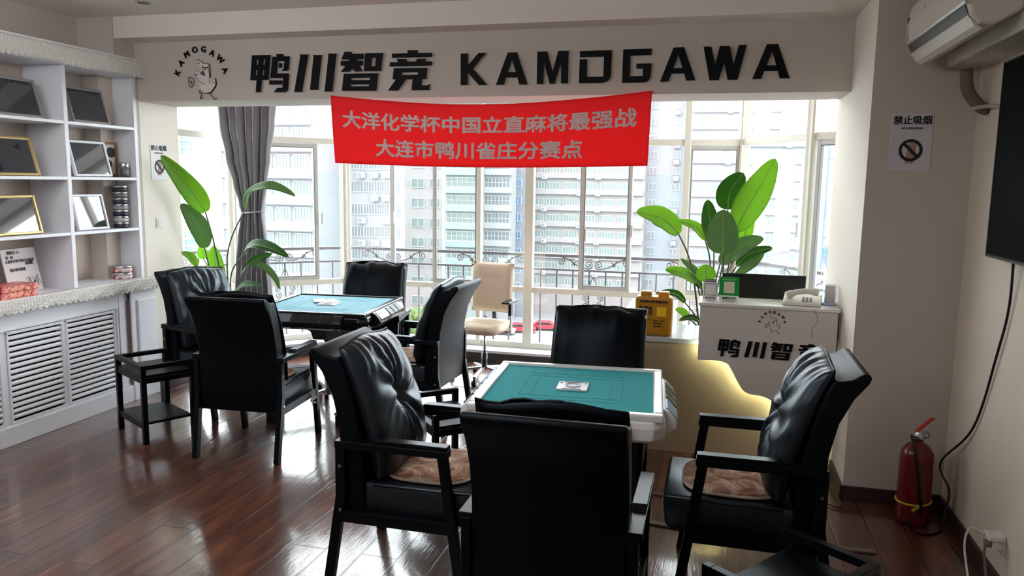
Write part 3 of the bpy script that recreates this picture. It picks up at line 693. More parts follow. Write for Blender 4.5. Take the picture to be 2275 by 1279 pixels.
GL['contest_character'] = glyph(*Cc, [[(1595, 118), (1842, 118), (1840, 180), (2182, 175), (2165, 270), (1245, 295), (1250, 195), (1612, 185)], [(1350, 315), (1575, 315), (1592, 378), (1790, 378), (1830, 310), (2035, 310), (2010, 375), (2172, 375), (2160, 470), (1190, 492), (1200, 395), (1385, 390)],
    [(1290, 530), (2068, 520), (2040, 775), (1942, 780), (1930, 925), (2060, 925), (2120, 890), (2108, 1035), (1695, 1040), (1720, 785), (1580, 785), (1390, 1045), (1155, 1045), (1335, 795), (1262, 785)], [(1478, 625), (1842, 618), (1842, 680), (1475, 690)]])
GL['letter_k'] = glyph(*Dd, [[(132, 285), (295, 280), (293, 540), (525, 270), (688, 268), (408, 622), (715, 972), (530, 978), (290, 710), (285, 975), (130, 978)]])
GL['letter_a'] = glyph(*Dd, [[(1165, 262), (1370, 260), (1605, 965), (1418, 968), (1380, 812), (1132, 815), (1080, 970), (908, 972)], [(1265, 415), (1342, 690), (1172, 695)]])
GL['letter_m'] = [[(1193.5, 114.5), (1215.7, 114.1), (1227.6, 159.8), (1240.1, 113.1), (1263.5, 112.3), (1261.8, 184.9), (1246, 184.9), (1246.6, 136.9), (1232.1, 185.9), (1220.8, 185.8), (1209, 138.5), (1206.9, 186.6), (1192.3, 186.6)]]
GL['letter_o'] = glyph(*Ee, [[(490, 195), (1092, 178), (1075, 640), (1060, 700), (1020, 755), (940, 790), (472, 798), (488, 352), (628, 350), (620, 678), (928, 672), (942, 300), (490, 312)]])
GL['letter_g'] = glyph(*Ee, [[(1302, 165), (1838, 148), (1830, 268), (1440, 285), (1430, 668), (1668, 660), (1672, 525), (1545, 525), (1550, 432), (1836, 425), (1820, 640), (1800, 720), (1750, 775), (1690, 785), (1278, 792)]])
GL['letter_a2'] = glyph(*Ff, [[(330, 145), (497, 138), (675, 665), (528, 668), (495, 555), (300, 560), (250, 682), (113, 688)], [(405, 258), (468, 465), (330, 470)]])
GL['letter_w'] = glyph(*Ff, [[(803, 132), (928, 130), (985, 420), (1060, 122), (1220, 118), (1275, 420), (1360, 108), (1488, 100), (1340, 652), (1182, 658), (1130, 380), (1042, 662), (895, 665)]])
GL['letter_a3'] = glyph(*Ff, [[(1805, 92), (1982, 88), (2165, 632), (2005, 636), (1975, 515), (1760, 520), (1715, 642), (1570, 645)], [(1888, 200), (1950, 425), (1800, 428)]])
def wall_loops(key):
    return [[(p.x, p.z) for p in (onY(x, y, 5.355) for x, y in lp)] for lp in GL[key]]
def sign_letter(key, name, label, loops, y, group, depth=0.022, scale=1.0, shift=(0, 0), c0=(0, 0)):
    L = [[((x - c0[0]) * scale, (z - c0[1]) * scale) for x, z in lp] for lp in loops]
    xs = [p[0] for lp in L for p in lp]; zs = [p[1] for lp in L for p in lp]; cx, cz = (min(xs) + max(xs)) / 2, (min(zs) + max(zs)) / 2
    L = [[(x - cx, z - cz) for x, z in lp] for lp in L]
    t = empty(name, (cx + shift[0], y, cz + shift[1]), 0, label, 'letter', group)
    o = obj('letter_body', poly_mesh(L, depth), M_letteredge, t); o.location.y = -depth / 2
    o = obj('letter_face', poly_mesh(L, 0.003), M_letter, t); o.location.y = -depth - 0.0016
    return t
HL = [('duck_character', 'sign_character', 'large raised black character 鸭, first on the header'), ('river_character', 'sign_character', 'large raised black character 川, second on the header'),
      ('wisdom_character', 'sign_character', 'large raised black character 智, third on the header'), ('contest_character', 'sign_character', 'large raised black character 竞, fourth on the header'),
      ('letter_k', 'sign_letter', 'large raised black letter K on the header'), ('letter_a', 'sign_letter', 'large raised black letter A between K and M on the header'), ('letter_m', 'sign_letter', 'large raised black letter M on the header'),
      ('letter_o', 'sign_letter', 'large raised black squared letter O with an open corner on the header'), ('letter_g', 'sign_letter', 'large raised black letter G on the header'), ('letter_a2', 'sign_letter', 'large raised black letter A between G and W on the header'),
      ('letter_w', 'sign_letter', 'large raised black letter W on the header'), ('letter_a3', 'sign_letter', 'large raised black letter A last on the header, nearest the right column')]
for key, nm_, lb in HL: sign_letter(key, nm_, lb, wall_loops(key), YH, 'raised black lettering on the header')
def logo(cx, cz, y, s, name, label):
    """arched small letters over a walking bird with a block beside it; s = 1 at the header's size"""
    t = empty(name, (cx, y, cz), 0, label, 'logo')
    body = [(525, 325), (560, 318), (605, 345), (640, 372), (670, 368), (700, 372), (722, 395), (725, 560), (760, 543), (800, 560), (805, 620), (800, 655), (770, 690), (730, 735), (690, 747), (640, 748), (590, 728), (565, 680), (560, 640), (525, 590), (495, 530), (490, 500), (500, 470), (540, 475), (590, 485), (600, 430), (570, 410), (545, 380), (520, 350)]
    k = 0.00345 * s / 1.0 * 0.168
    P = lambda u, v: ((u - 600) * k * 1.0, -(v - 500) * k)
    bd = [P(u, v) for u, v in body]
    gx = sum(p[0] for p in bd) / len(bd); gz = sum(p[1] for p in bd) / len(bd)
    out = [(gx + (x - gx) * 1.07, gz + (z - gz) * 1.05) for x, z in bd]
    o = obj('outline', poly_mesh([out], 0.006 * s), M_letter, t); o.location.y = -0.003 * s
    o = obj('bird', poly_mesh([bd], 0.004 * s), M_letteredge, t); o.location.y = -0.009 * s
    ln = B(); rr = 0.0022 * s
    def stroke(pts, r=1.0): tube(ln, spline([(P(u, v)[0], -0.0115 * s, P(u, v)[1]) for u, v in pts], 4), rr * r, 5)
    stroke([(495, 500), (540, 570), (580, 610), (645, 635)]); stroke([(712, 420), (718, 520), (718, 625)]); stroke([(610, 405), (660, 425), (715, 412)], 2.2)
    stroke([(745, 600), (775, 570)]); stroke([(755, 630), (790, 610)]); stroke([(520, 520), (505, 495)]); stroke([(545, 515), (530, 490)]); stroke([(560, 375), (535, 350)]); stroke([(580, 370), (560, 345)])
    stroke([(600, 490), (625, 470), (645, 515), (590, 490)], 2.6); stroke([(618, 440), (630, 452)], 1.6); stroke([(655, 452), (668, 442)], 1.6)
    stroke([(570, 705), (560, 740), (590, 760), (570, 820)], 1.6); stroke([(700, 740), (740, 780), (790, 830)], 1.6); stroke([(560, 822), (590, 815)], 1.4); stroke([(770, 845), (790, 825), (825, 820)], 1.4)
    obj('drawing_lines', ln, mat('logo_line', rgb(58, 40, 40), 0.5), t)
    ln = B(); stroke([(395, 545), (450, 545), (480, 570), (465, 650), (410, 660), (395, 545)], 1.3); stroke([(410, 595), (440, 595), (440, 640)], 1.3)
    obj('block_drawing', ln, mat('logo_line', rgb(58, 40, 40), 0.5), t)
    for ch, u, v, a in (('K', 225, 480, 62), ('A', 290, 350, 42), ('M', 382, 245, 24), ('O', 508, 188, 8), ('G', 642, 185, -8), ('A', 770, 235, -26), ('W', 888, 318, -45), ('A', 955, 458, -65)):
        o = obj('letter', text_mesh(ch, 0.062 * s, 0.035, 0.008 * s), M_letter, t)
        x, z = P(u, v); o.location = (x, -0.008 * s, z); o.rotation_euler = (0, -math.radians(a), 0)
    return t
pc = onY(360 + 600 / 6.691, 90 + 500 / 6.691, YH)
logo(pc.x, pc.z, YH, 1.0, 'wall_logo', 'round emblem of arched letters over a walking white bird on the header')

# ------------------------------------------------------------------ red banner
def banner():
    yb = YH - 0.02; x0, x1 = -2.795, -0.44
    def top(u): return 2.432 - 0.088 * (1 - (2 * u - 1) ** 2) - 0.012 * abs(2 * u - 1) ** 4 + 0.0 * u
    def bot(u): return 1.925 - 0.022 * math.sin(PI * u) - 0.0 * u
    def warp(u, v, d=0.0):   # u across, v 0 bottom..1 top
        z = bot(u) + (top(u) - bot(u)) * v
        x = x0 + (x1 - x0) * u + 0.035 * (1 - v) * (1 - u) ** 8 * 1.0 - 0.012 * (1 - v) * u ** 6
        y = yb - d - 0.006 - 0.012 * (1 - v) * (0.5 + 0.5 * math.sin(u * 9 + 1)) - 0.004 * math.sin(u * 23 + v * 3)
        return Vector((x, y, z))
    t = empty('banner', (0, 0, 0), 0, 'red fabric banner with two rows of white characters hung below the header', 'banner')
    b = B(); nu, nv = 120, 16
    g = [[b.verts.new(warp(i / nu, j / nv)) for j in range(nv + 1)] for i in range(nu + 1)]
    for i in range(nu):
        for j in range(nv): b.faces.new((g[i][j], g[i + 1][j], g[i + 1][j + 1], g[i][j + 1]))
    o = obj('cloth', b, mat('red_banner_cloth', rgb(244, 48, 54), 0.75), t, smooth=True)
    md = o.modifiers.new('thickness', 'SOLIDIFY'); md.thickness = 0.002
    nt = o.data.materials[0].node_tree; pb_ = nt.nodes['Principled BSDF']; tl = nt.nodes.new('ShaderNodeBsdfTranslucent'); tl.inputs['Color'].default_value = rgb(250, 50, 56)
    mx = nt.nodes.new('ShaderNodeMixShader'); mx.inputs['Fac'].default_value = 0.42
    nt.links.new(pb_.outputs[0], mx.inputs[1]); nt.links.new(tl.outputs[0], mx.inputs[2]); nt.links.new(mx.outputs[0], nt.nodes['Material Output'].inputs[0])
    W_, H_ = x1 - x0, 0.47
    m = mat('white_banner_print', rgb(250, 246, 244), 0.7)
    nt = m.node_tree; tl = nt.nodes.new('ShaderNodeBsdfTranslucent'); tl.inputs['Color'].default_value = rgb(255, 236, 232)
    mx = nt.nodes.new('ShaderNodeMixShader'); mx.inputs['Fac'].default_value = 0.5
    nt.links.new(nt.nodes['Principled BSDF'].outputs[0], mx.inputs[1]); nt.links.new(tl.outputs[0], mx.inputs[2]); nt.links.new(mx.outputs[0], nt.nodes['Material Output'].inputs[0])
    for body, cu, cv, wid, hgt in (('大洋化学杯中国立直麻将最强战', 0.499, 0.672, 0.925, 0.128), ('大连市鸭川雀庄分赛点', 0.479, 0.267, 0.658, 0.133)):
        me = text_mesh(body, 0.15, 0.026, 0.003, res=2)
        xs = [v.co.x for v in me.vertices]; zs = [v.co.z for v in me.vertices]; mx, Mx, mz, Mz = min(xs), max(xs), min(zs), max(zs)
        for v in me.vertices:
            u = cu + ((v.co.x - mx) / (Mx - mx) - 0.5) * wid * 0.999; w_ = cv + ((v.co.z - mz) / (Mz - mz) - 0.5) * hgt / 0.47 * 1.0
            v.co = warp(u, w_, 0.0035 if v.co.y < 0 else 0.0015)
        obj('banner_text', me, m, t)
    return t
banner()

# ------------------------------------------------------------------ no-smoking notices, switch
def notice(loc, rz, w, h, label):
    t = empty('no_smoking_sign', loc, rz, label, 'sign')
    obj('plate', bx(-w / 2, w / 2, -0.004, 0, -h / 2, h / 2), mat('notice_plate', rgb(206, 200, 206), 0.3), t, bevel=0.0015)
    o = obj('lettering', text_mesh('禁止吸烟', w * 0.235, 0.03, 0.001), M_text, t); o.location = (0, -0.005, h * 0.375)
    o = obj('lettering', text_mesh('NO SMOKING', w * 0.075, 0.03, 0.001, xs=1.1), M_text, t); o.location = (0, -0.005, h * 0.245)
    R0 = w * 0.29; zc = -h * 0.13
    ring = [[(R0 * math.cos(a * PI / 20), zc + R0 * math.sin(a * PI / 20)) for a in range(40)], [(R0 * 0.74 * math.cos(a * PI / 20), zc + R0 * 0.74 * math.sin(a * PI / 20)) for a in range(40)]]
    o = obj('cigarette', poly_mesh([[(-0.025 * w / 0.2, zc - R0 * 1.18), (0.018 * w / 0.2, zc - R0 * 1.18), (0.03 * w / 0.2, zc + R0 * 0.9), (-0.008 * w / 0.2, zc + R0 * 0.9)]], 0.001), mat('cigarette_print', rgb(168, 128, 120), 0.6), t); o.location.y = -0.0048
    o = obj('prohibition_ring', poly_mesh(ring, 0.001), M_text, t); o.location.y = -0.0058
    q = R0 * 0.87 / math.sqrt(2); e = R0 * 0.1
    o = obj('prohibition_bar', poly_mesh([[(-q - e, zc + q - e), (-q + e, zc + q + e), (q + e, zc - q + e), (q - e, zc - q - e)]], 0.001), M_text, t); o.location.y = -0.007
    return t
notice((1.012, YC, 2.045), 0, 0.205, 0.31, 'white no smoking notice on the column wall below the air conditioner')
notice((XL, 5.585, 1.925), PI / 2, 0.2, 0.30, 'white no smoking notice on the left window reveal, half behind a leaf')
t = empty('light_switch', (XL, 5.56, 1.42), PI / 2, 'white light switch on the left window reveal', 'switch')
obj('plate', bx(-0.043, 0.043, -0.008, 0, -0.043, 0.043), M_whiteplastic, t, bevel=0.004)
obj('rocker', bx(-0.028, 0.028, -0.012, -0.008, -0.03, 0.03), M_whiteplastic, t, bevel=0.003)

# ------------------------------------------------------------------ curtain
def curtain():
    c = empty('curtain', (-4.22, 6.42, 0), 0.15, 'grey curtain gathered by a tie at the left corner of the bay', 'curtain')
    Z = [0.14, 0.4, 0.75, 1.0, 1.25, 1.42, 1.49, 1.56, 1.75, 2.0, 2.3, 2.6, 2.96]
    Wd = [0.20, 0.195, 0.185, 0.17, 0.145, 0.12, 0.108, 0.125, 0.17, 0.22, 0.27, 0.30, 0.315]
    Cx = [0.02, 0.02, 0.02, 0.025, 0.035, 0.045, 0.05, 0.045, 0.03, 0.01, 0.0, 0.0, 0.0]
    def ip(z, arr):
        for i in range(len(Z) - 1):
            if z <= Z[i + 1]:
                f = (z - Z[i]) / (Z[i + 1] - Z[i]); f = f * f * (3 - 2 * f); return arr[i] + (arr[i + 1] - arr[i]) * f
        return arr[-1]
    b = B(); nz, nu = 70, 150; g = []
    for j in range(nz + 1):
        z = Z[0] + (Z[-1] - Z[0]) * j / nz; w = ip(z, Wd); cx = ip(z, Cx); r = []
        for i in range(nu + 1):
            u = i / nu; ph = u * 2 * PI * 7
            amp = 0.028 + 0.05 * (0.11 / w) ** 1.5 * 0.6
            x = cx + (u - 0.5) * 2 * w + 0.012 * math.sin(ph * 2 + 1) * w / 0.3
            y = amp * math.sin(ph + 0.5 * math.sin(z * 3)) + 0.012 * math.sin(ph * 0.5 + z)
            r.append(b.verts.new((x, y, z)))
        g.append(r)
    for j in range(nz):
        for i in range(nu): b.faces.new((g[j][i], g[j][i + 1], g[j + 1][i + 1], g[j + 1][i]))
    o = obj('curtain_cloth', b, mat('grey_curtain_cloth', rgb(142, 140, 146), 0.85, bump=(400, 0.15, 0.0006)), c, smooth=True)
    md = o.modifiers.new('thickness', 'SOLIDIFY'); md.thickness = 0.003
    b = B(); tube(b, [(0.05 + 0.125 * math.cos(a * PI / 12), -0.01 + 0.085 * math.sin(a * PI / 12), 1.49 + 0.012 * math.cos(a * PI / 12)) for a in range(25)], 0.006, 6)
    obj('tie_cord', b, mat('grey_cord', rgb(176, 176, 186), 0.6), c)
    b = B(); tube(b, [(-0.5, 0, 2.975), (0.5, 0, 2.975)], 0.012, 8); obj('curtain_track', b, M_whiteplastic, c)
curtain()

# ------------------------------------------------------------------ mahjong armchairs
def cushion_bm(w=0.51, tuft=True):
    b = B(); nu, nv = 44, 48
    def pt(u, v, side):
        z = 0.49 + (1.085 - 0.49) * v; yc = -0.150 - 0.175 * v ** 1.7 + 0.0 * v
        eu = 1 - abs(u) ** 5; ev = (1 - (abs(2 * v - 1)) ** 6)
        t = 0.082 * max(eu, 0) ** 0.5 * max(ev, 0) ** 0.5
        x = u * w / 2 * (1 + 0.03 * math.sin(PI * v))
        if side > 0 and not tuft:
            t = t * 0.8 + 0.006 * math.sin(u * 5 + v * 4) * min(1, t / 0.05) + 0.005 * math.sin(v * 9 + 2 * u) * min(1, t / 0.05) + 0.004 * math.sin(u * 22 + 5 * v) * abs(2 * v - 1) ** 3 * min(1, t / 0.05)
            return Vector((x, yc + t + 0.02, z + 0.010 * math.sin(u * 4.1 + 2) * v + 0.006 * math.sin(u * 11) * v * v))
        if side > 0:
            du, dv = u * 0.9, (v - 0.56) * 1.25; r = math.hypot(du, dv); th = math.atan2(dv, du)
            t -= 0.062 * math.exp(-(r / 0.15) ** 2) * (t > 0.02)
            t += 0.012 * math.sin(th * 11 + 2.5 * r) * math.exp(-((r - 0.38) / 0.3) ** 2) * min(1, t / 0.05)
            t += 0.006 * math.sin(u * 34 + 3 * math.sin(v * 7)) * max(0, (v - 0.72) / 0.28) * min(1, t / 0.05)
            t += 0.004 * math.sin(v * 30 + u * 9) * abs(u) ** 2 * min(1, t / 0.05)
            return Vector((x, yc + t + 0.02, z + 0.012 * math.sin(u * 3.1 + 1) * v))
        return Vector((x, yc - t * 0.55 + 0.02, z + 0.012 * math.sin(u * 3.1 + 1) * v))
    fr = [[b.verts.new(pt(-1 + 2 * i / nu, j / nv, 1)) for j in range(nv + 1)] for i in range(nu + 1)]
    bk = [[b.verts.new(pt(-1 + 2 * i / nu, j / nv, -1)) for j in range(nv + 1)] for i in range(nu + 1)]
    for g, s in ((fr, 1), (bk, -1)):
        for i in range(nu):
            for j in range(nv):
                q = (g[i][j], g[i + 1][j], g[i + 1][j + 1], g[i][j + 1]); b.faces.new(q if s > 0 else q[::-1])
    bmesh.ops.remove_doubles(b, verts=b.verts, dist=0.0006)
    edge = [pt(-1, j / 12, 1) for j in range(13)] + [pt(-1 + 2 * i / 12, 1, 1) for i in range(1, 13)] + [pt(1, 1 - j / 12, 1) for j in range(1, 13)]
    pipe = B(); tube(pipe, edge, 0.0045, 6)
    return b, pipe, pt(0, 0.56, 1)
def make_chair(label, group):
    t = empty('armchair', (0, 0, 0), 0, label, 'chair', group)
    prof = [(-0.295, 0.31), (-0.30, 0.55), (-0.305, 0.72), (-0.335, 0.86), (-0.385, 0.965), (-0.435, 1.03), (-0.445, 1.055), (-0.435, 1.07), (-0.41, 1.07), (-0.375, 1.045),
            (-0.335, 1.035), (-0.305, 1.035), (-0.285, 1.0), (-0.25, 0.9), (-0.215, 0.75), (-0.195, 0.6), (-0.185, 0.45), (-0.185, 0.31)]
    b = B(); prism(b, prof, -0.268, 0.268, 'X'); obj('backrest', b, M_leather, t, bevel=0.014, smooth=True, segs=3)
    cb, pipe, bp = cushion_bm()
    cu = obj('back_cushion', cb, M_leather2, t, smooth=True)
    obj('piping', pipe, M_piping, cu)
    bt = B(); bmesh.ops.create_uvsphere(bt, u_segments=12, v_segments=8, radius=0.014, matrix=Matrix.Translation(bp + Vector((0, 0.002, 0))) @ Matrix.Diagonal((1, 0.5, 1, 1)))
    obj('button', bt, M_piping, cu, smooth=True)
    s = B(); prism(s, [(-0.20, 0.32), (0.30, 0.32), (0.335, 0.345), (0.345, 0.42), (0.35, 0.472), (0.33, 0.482), (-0.20, 0.478)], -0.256, 0.256, 'X')
    so = obj('seat', s, M_leather2, t, bevel=0.02, smooth=True, segs=3)
    p = B(); zz = 0.478
    tube(p, [(-0.254, -0.15, zz - 0.012), (-0.254, 0.338, zz - 0.006), (0.254, 0.338, zz - 0.006), (0.254, -0.15, zz - 0.012)], 0.004, 6); obj('piping', p, M_piping, so)
    for sx in (-1, 1):
        x = sx * 0.287
        b = B(); bar(b, (x * 0.985, -0.355, 0), (x, -0.285, 0.42), 0.034, 0.045, up=Vector((0, 1, 0))); bar(b, (x, -0.285, 0.41), (x, -0.285, 0.66), 0.034, 0.045, up=Vector((0, 1, 0)))
        obj('leg', b, M_black, t, bevel=0.003)
        b = B(); bar(b, (x * 0.985, 0.275, 0), (x, 0.185, 0.655), 0.034, 0.042, up=Vector((0, 1, 0))); obj('leg', b, M_black, t, bevel=0.003)
        b = B(); box(b, x - 0.028, x + 0.028, -0.305, 0.215, 0.643, 0.676)
        prism(b, [(-0.135, 0.676), (0.212, 0.676), (0.212, 0.694), (-0.105, 0.696)], x - 0.026, x + 0.026, 'X')
        obj('armrest', b, M_black, t, bevel=0.003)
        obj('side_rail', bx(x - 0.012, x + 0.012, -0.28, 0.225, 0.30, 0.352), M_black, t, bevel=0.002)
        r = B()
        for z in (0.56, 0.36): tube(r, [(x + sx * 0.0165, -0.285, z), (x + sx * 0.0195, -0.285, z)], 0.007, 10)
        obj('bolt_caps', r, M_metal, t)
    return t
GC1, GC2 = 'black leather armchairs around the white mahjong table', 'black leather armchairs around the black mahjong table'
chairs = [  # x, y, facing direction (unit), label, group
    (-0.49, 2.72, (0, 1), 'black leather armchair nearest the viewer, seen from behind, at the white mahjong table', GC1),
    (-1.25, 3.27, (1, 0), 'black leather armchair with tufted cushion on the left side of the white mahjong table', GC1),
    (0.19, 3.50, (-1, 0.0), 'black leather armchair with tufted cushion on the right side of the white mahjong table', GC1),
    (-0.61, 4.16, (0.03, -1), 'black leather armchair on the window side of the white mahjong table, before the counter', GC1),
    (-2.93, 4.55, (-0.08, 1), 'black leather armchair with bare seat, seen from behind, at the black mahjong table', GC2),
    (-3.72, 5.24, (0.95, -0.31), 'black leather armchair between the bookcase and the black mahjong table', GC2),
    (-2.82, 6.0, (0.2, -0.98), 'black leather armchair on the window side of the black mahjong table', GC2),
    (-2.15, 5.40, (-1, 0.03), 'black leather armchair with its seamed back to the right, beside the black mahjong table', GC2)]
proto = make_chair(chairs[0][3], GC1)
CH = []
for i, (x, y, f, lb, g) in enumerate(chairs):
    c = proto if i == 0 else copy_tree(proto)
    c.location = (x, y, 0); c.rotation_euler = (0, 0, math.atan2(f[1], f[0]) - PI / 2); c['label'] = lb; c['group'] = g
    CH.append(c)
def plain_cushion(c, m):
    cu = [k for k in c.children if k.name.startswith('back_cushion')][0]
    cb, pipe, _ = cushion_bm(tuft=False)
    me = bpy.data.meshes.new('plain_cushion'); bmesh.ops.recalc_face_normals(cb, faces=cb.faces); cb.to_mesh(me); cb.free(); me.materials.append(m)
    for p in me.polygons: p.use_smooth = True
    cu.data = me
    for k in list(cu.children):
        if k.name.startswith('button'): bpy.data.objects.remove(k)
        elif k.name.startswith('piping'):
            m2 = bpy.data.meshes.new('plain_piping'); pipe.to_mesh(m2); pipe.free(); m2.materials.append(M_piping); k.data = m2
for i in (0, 3, 4, 6): plain_cushion(CH[i], M_leather)
# plush seat mats lie on some of the seats
def seat_mat(ci, label, w=0.43, l=0.42, dy=0.06, dx=0.0, rz=0.0):
    b = B(); n = 48
    def P(r, k, z):
        a = 2 * PI * k / n; cs, sn = math.cos(a), math.sin(a)
        q = 1 / (abs(cs) ** 3.2 + abs(sn) ** 3.2) ** (1 / 3.2)
        return (cs * q * r * w / 2, sn * q * r * l / 2, z)
    rings = [[b.verts.new(P(r, k, z)) for k in range(n)] for r, z in ((1.0, 0.0), (1.0, 0.008), (0.95, 0.014), (0.7, 0.014), (0.4, 0.0135), (0.1, 0.013))]
    for a_, c_ in zip(rings, rings[1:]):
        for k in range(n): b.faces.new((a_[k], a_[(k + 1) % n], c_[(k + 1) % n], c_[k]))
    b.faces.new(rings[0][::-1]); b.faces.new(rings[-1])
    t = obj('seat_mat', b, M_mat, smooth=True, label=label, cat='seat mat', group='printed plush seat mats')
    e = B(); tube(e, [P(1.0, k, 0.007) for k in range(n + 1)], 0.0065, 6, cap=False); obj('edging', e, M_matedge, t)
    c = CH[ci]; M = c.rotation_euler.to_matrix()
    t.location = c.location + M @ Vector((dx, dy, 0.485)); t.rotation_euler = (0, 0, c.rotation_euler.z + rz)
    return t
seat_mat(1, 'brown printed plush seat mat on the chair left of the white table')
seat_mat(2, 'brown printed plush seat mat on the chair right of the white table')
seat_mat(4, 'brown printed plush seat mat on the chair seen from behind at the black table', w=0.38, l=0.34, dx=0.02, dy=0.0)
seat_mat(6, 'orange brown plush seat mat on the window side chair of the black table')
seat_mat(7, 'pale printed plush seat mat on the chair right of the black table')
tie = B(); tube(tie, spline([(0.02, 0.0, 0.496), (0.15, 0.16, 0.497), (0.25, 0.20, 0.49), (0.308, 0.12, 0.42), (0.31, 0.13, 0.34), (0.312, 0.12, 0.30)], 6), 0.003, 5)
bar(tie, (0.312, 0.10, 0.29), (0.318, 0.16, 0.305), 0.012, 0.02); bar(tie, (0.314, 0.12, 0.275), (0.318, 0.16, 0.262), 0.012, 0.012)
o = obj('mat_tie_strap', tie, mat('pale_elastic', rgb(190, 196, 184), 0.7), label='pale elastic tie strap hanging off the bare seat of the chair seen from behind', cat='strap')
o.location = CH[4].location; o.rotation_euler = CH[4].rotation_euler

# ------------------------------------------------------------------ automatic mahjong tables
def mahjong_table(loc, rz, S_, z0, body, rim, felt, slot, tray, label, pedestal=False, name='mahjong_table'):
    t = empty(name, (loc[0], loc[1], 0), rz, label, 'table')
    h = S_ / 2; fz = z0 - 0.012; fh = h - 0.045
    obj('felt_top', bx(-fh, fh, -fh, fh, fz - 0.02, fz), felt, t)
    ln = B(); a = fh * 0.62; M_line = mat('felt_line_' + name + str(int(z0 * 100)), tuple(c * 0.55 for c in felt.node_tree.nodes['Principled BSDF'].inputs['Base Color'].default_value[:3]) + (1,), 0.9)
    for sgn in (-1, 1):
        for q in ((-a, a, sgn * a, sgn * a + 0.002), (-a, a, sgn * (a - 0.055), sgn * (a - 0.055) + 0.002)):
            box(ln, *q, fz, fz + 0.0008); box(ln, q[2], q[3], q[0] * 0.82, q[1] * 0.82, fz, fz + 0.0008)
    obj('felt_marks', ln, M_line, t)
    b = B()
    for q in ((-h, h, -h, -fh), (-h, h, fh, h), (-h, -fh, -fh, fh), (fh, h, -fh, fh)): box(b, *q, z0 - 0.035, z0)
    obj('rim', b, rim, t, bevel=0.009, segs=3)
    b = B(); k = 0.025
    lv = [(h + 0.004, z0 - 0.03), (h + 0.012, z0 - 0.06), (h + 0.008, z0 - 0.11), (h - 0.004, z0 - 0.126), (h - 0.03, z0 - 0.13)]
    rings = []
    for r, z in lv:
        c_ = 0.05; rings.append([b.verts.new((sx * (r - (c_ if e == (sx * sy > 0) else 0)), sy * (r - (0 if e == (sx * sy > 0) else c_)), z)) for sx, sy, e in ((1, 1, 0), (1, 1, 1), (-1, 1, 0), (-1, 1, 1), (-1, -1, 0), (-1, -1, 1), (1, -1, 0), (1, -1, 1))])
    for A_, C_ in zip(rings, rings[1:]):
        for i in range(8): b.faces.new((A_[i], A_[(i + 1) % 8], C_[(i + 1) % 8], C_[i]))
    b.faces.new(rings[0]); b.faces.new(rings[-1][::-1])
    obj('table_body', b, body, t, bevel=0.008, segs=3)
    for i in range(4):   # a console with slots and a drawer on every side
        M = Matrix.Rotation(i * PI / 2, 4, 'Z')
        def pr(poly, x0, x1, m, nm, par, bev=0.0):
            c = B(); prism(c, poly, x0, x1, 'X')
            for v in c.verts: v.co = M @ v.co
            return obj(nm, c, m, par, bevel=bev, segs=3)
        cs = pr([(h - 0.005, z0 - 0.012), (h + 0.02, z0 - 0.018), (h + 0.062, z0 - 0.065), (h + 0.064, z0 - 0.10), (h + 0.03, z0 - 0.122), (h - 0.005, z0 - 0.122)], -h * 0.66, h * 0.66, body, 'console', t, 0.01)
        for j in range(3):
            x = -h * 0.50 + j * 0.10
            pr([(h + 0.018, z0 - 0.012), (h + 0.066, z0 - 0.061), (h + 0.058, z0 - 0.067), (h + 0.010, z0 - 0.018)], x, x + 0.082, slot, 'slot', cs)
        pr([(h + 0.016, z0 - 0.010), (h + 0.068, z0 - 0.062), (h + 0.05, z0 - 0.08), (h + 0.0, z0 - 0.03)], -h * 0.50 + 0.31, h * 0.60, tray, 'tray', cs, 0.006)
    cp = obj('centre_plate', bx(-0.075, 0.075, -0.075, 0.075, fz, fz + 0.008), mat('console_plate', rgb(214, 218, 226), 0.25), t, bevel=0.004)
    b = B()
    for q in ((-0.045, 0.045, 0.058, 0.068), (-0.045, 0.045, -0.068, -0.058)): box(b, *q, fz + 0.008, fz + 0.010)
    box(b, -0.066, -0.056, 0.04, 0.052, fz + 0.008, fz + 0.010); box(b, 0.056, 0.066, 0.04, 0.052, fz + 0.008, fz + 0.010)
    obj('plate_buttons', b, M_blackplastic, cp)
    b = B(); lathe(b, [(0.038, fz + 0.008), (0.038, fz + 0.012), (0.03, fz + 0.014), (0.03, fz + 0.010)], (0, 0, 0), 28); obj('dice_dish', b, mat('console_plate_rim', rgb(196, 200, 210), 0.2), cp)
    zb = z0 - 0.131
    if not pedestal:
        for sx in (-1, 1):
            for sy in (-1, 1):
                x, y = sx * (h - 0.15), sy * (h - 0.13)
                lg = obj('leg', bx(x - 0.036, x + 0.036, y - 0.036, y + 0.036, 0.0, zb), M_blackplastic, t, bevel=0.004)
        b = B()
        for sy in (-1, 1): box(b, -h + 0.15, h - 0.15, sy * (h - 0.13) - 0.012, sy * (h - 0.13) + 0.012, 0.06, 0.085)
        obj('leg_brace', b, M_metal, t)
    else:
        b = B(); prism(b, [(-0.20, zb + 0.003), (0.20, zb + 0.003), (0.18, zb - 0.06), (0.12, zb - 0.09), (0.10, zb - 0.15), (-0.10, zb - 0.15), (-0.12, zb - 0.09), (-0.18, zb - 0.06)], -0.09, 0.09, 'Y')
        obj('bracket', b, mat('grey_bracket', rgb(92, 96, 104), 0.45), t, bevel=0.01)
        obj('motor_box', bx(0.06, 0.34, -0.2, 0.02, zb - 0.12, zb + 0.0), mat('light_metal_box', rgb(150, 154, 160), 0.4), t, bevel=0.006)
        b = B(); tube(b, [(0, 0, 0.12), (0, 0, zb - 0.14)], 0.045, 20); obj('column', b, M_metal, t)
